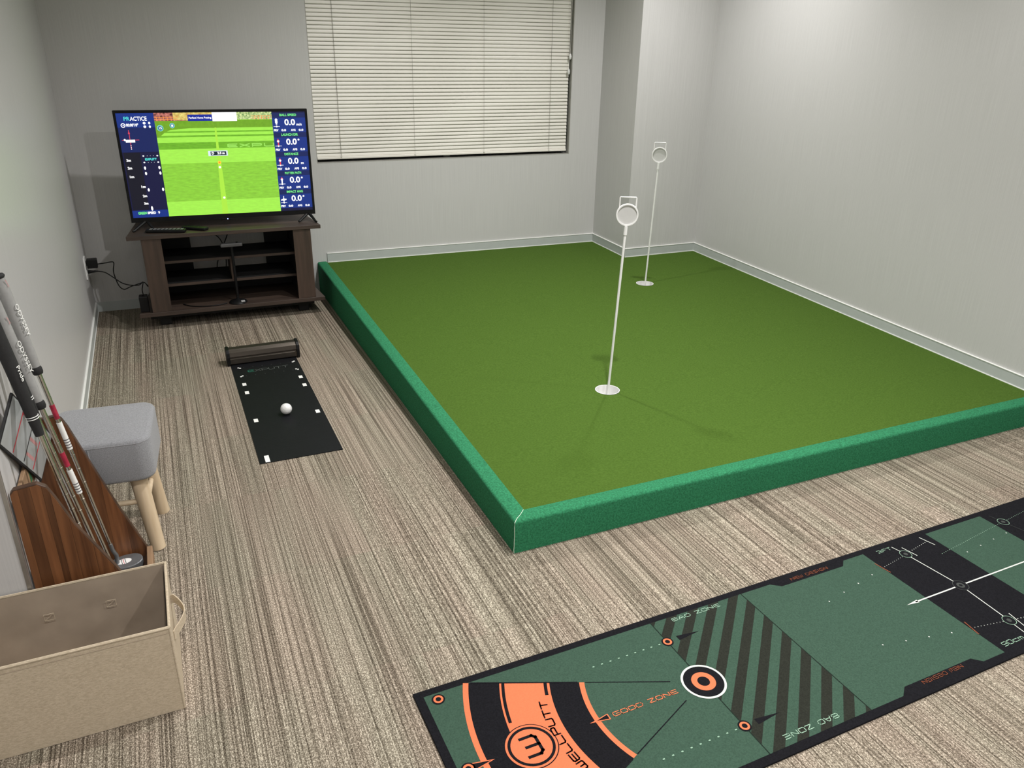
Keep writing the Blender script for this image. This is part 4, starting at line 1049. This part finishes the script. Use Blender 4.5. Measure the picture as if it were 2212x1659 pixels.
for s in (-1, 1):
    tube('stretcher', [(-0.095, s * 0.098, 0.17), (0.095, s * 0.098, 0.17)], 0.0085, BIRCH, st, 12)
    tube('stretcher', [(s * 0.098, -0.098, 0.145), (s * 0.098, 0.098, 0.145)], 0.0085, BIRCH, st, 12)

# ================================================================== FABRIC BIN
fb = thing('storage_bin', 'open beige linen storage bin with side strap handle', 'storage bin', (0.0, 0.0, 0.0), 0)
BX0, BX1, BY0, BY1, BH = -0.22, 0.306, -3.337, -3.066, 0.2505
wt = 0.004
def lean(x, z): return x
box('front_wall', (BX0, BY0, 0.001), (BX1, BY0 + wt, BH), LINEN, fb, 0.001)
box('back_wall', (BX0, BY1 - wt, 0.001), (BX1, BY1, BH), LINEN, fb, 0.001)
box('end_wall', (BX1 - wt, BY0 + wt, 0.001), (BX1, BY1 - wt, BH), LINEN, fb, 0.001)
box('end_wall', (BX0, BY0 + wt, 0.001), (BX0 + wt, BY1 - wt, BH), LINEN, fb, 0.001)
box('bottom', (BX0 + wt, BY0 + wt, 0.001), (BX1 - wt, BY1 - wt, 0.006), LINING, fb)
# lining: gently creased sheets just inside
def sheet(name, fn, nu, nv):
    vs = [fn(i / nu, j / nv) for j in range(nv + 1) for i in range(nu + 1)]
    fs = [(j * (nu + 1) + i, j * (nu + 1) + i + 1, (j + 1) * (nu + 1) + i + 1, (j + 1) * (nu + 1) + i) for j in range(nv) for i in range(nu)]
    return mesh_obj(name, vs, fs, LINING, fb, True)
wv = lambda u, v: 0.0025 * (math.sin(9 * u + 5 * v) + math.sin(17 * u - 9 * v + 1)) * v * (1 - v) * 3
IX0, IX1 = BX0 + wt + 0.001, BX1 - wt - 0.001; IY0, IY1 = BY0 + wt + 0.001, BY1 - wt - 0.001
sheet('lining', lambda u, v: (IX0 + (IX1 - IX0) * u, IY1 - 0.004 - abs(wv(u, v)), 0.008 + (BH - 0.012) * v), 30, 14)
sheet('lining', lambda u, v: (IX1 - 0.003 - abs(wv(u, v)), IY0 + (IY1 - IY0) * u, 0.008 + (BH - 0.012) * v), 14, 14)
sheet('lining', lambda u, v: (IX0 + (IX1 - IX0) * u, IY0 + 0.003, 0.008 + (BH - 0.012) * v), 4, 4)
for z0_, yy in ((BH - 0.004, None),):
    loop = [(BX0, BY0, z0_), (BX1, BY0, z0_), (BX1, BY1, z0_), (BX0, BY1, z0_)]
    for a, b in zip(loop, loop[1:] + loop[:1]):
        a, b = Vector(a), Vector(b); dd = (b - a).normalized(); nn = Vector((dd.y, -dd.x, 0)) * -0.0015
        tube('rim_piping', [a + nn, b + nn], 0.0035, LINEN, fb, 8)
tube('hem_stitch', [(BX0, BY0 - 0.0002, BH - 0.018), (BX1, BY0 - 0.0002, BH - 0.018)], 0.0007, LINING, fb, 6)
for z in (0.0,): tube('corner_piping', [(BX1 - 0.0015, BY0 + 0.0015, 0.004), (BX1 - 0.0015, BY0 + 0.0015, BH - 0.004)], 0.003, LINEN, fb, 8)
for x in (0.166, 0.0274):
    for a, b in (((-1, -1), (1, -1)), ((1, -1), (1, 1)), ((1, 1), (-1, 1)), ((-1, 1), (-1, -1)), ((-1, -1), (1, 1))):
        tube('handle_stitch', [(x + a[0] * 0.011, IY1 - 0.0125, 0.172 + a[1] * 0.009), (x + b[0] * 0.011, IY1 - 0.0125, 0.172 + b[1] * 0.009)], 0.0006, LINEN, fb, 6)
# strap handle on the right end
hpts = spline([(BX1 + 0.001, -3.155, 0.192), (BX1 + 0.010, -3.160, 0.196), (BX1 + 0.026, -3.180, 0.182), (BX1 + 0.030, -3.205, 0.176), (BX1 + 0.020, -3.232, 0.172), (BX1 + 0.006, -3.255, 0.168), (BX1 + 0.001, -3.266, 0.167)], 5)
bm = bmesh.new(); prev = None
for i, p in enumerate(hpts):
    d = (hpts[min(i + 1, len(hpts) - 1)] - hpts[max(i - 1, 0)]).normalized(); nn = Vector((d.y, -d.x, 0)).normalized() * 0.0012
    up = Vector((0, 0, 0.0125))
    r = [bm.verts.new(p + q) for q in (up + nn, up - nn, -up - nn, -up + nn)]
    if prev:
        for k in range(4): bm.faces.new((prev[k], prev[(k + 1) % 4], r[(k + 1) % 4], r[k]))
    else: bm.faces.new(r)
    prev = r
bm.faces.new(prev[::-1])
bm_obj('strap_handle', bm, LINEN, fb, False)
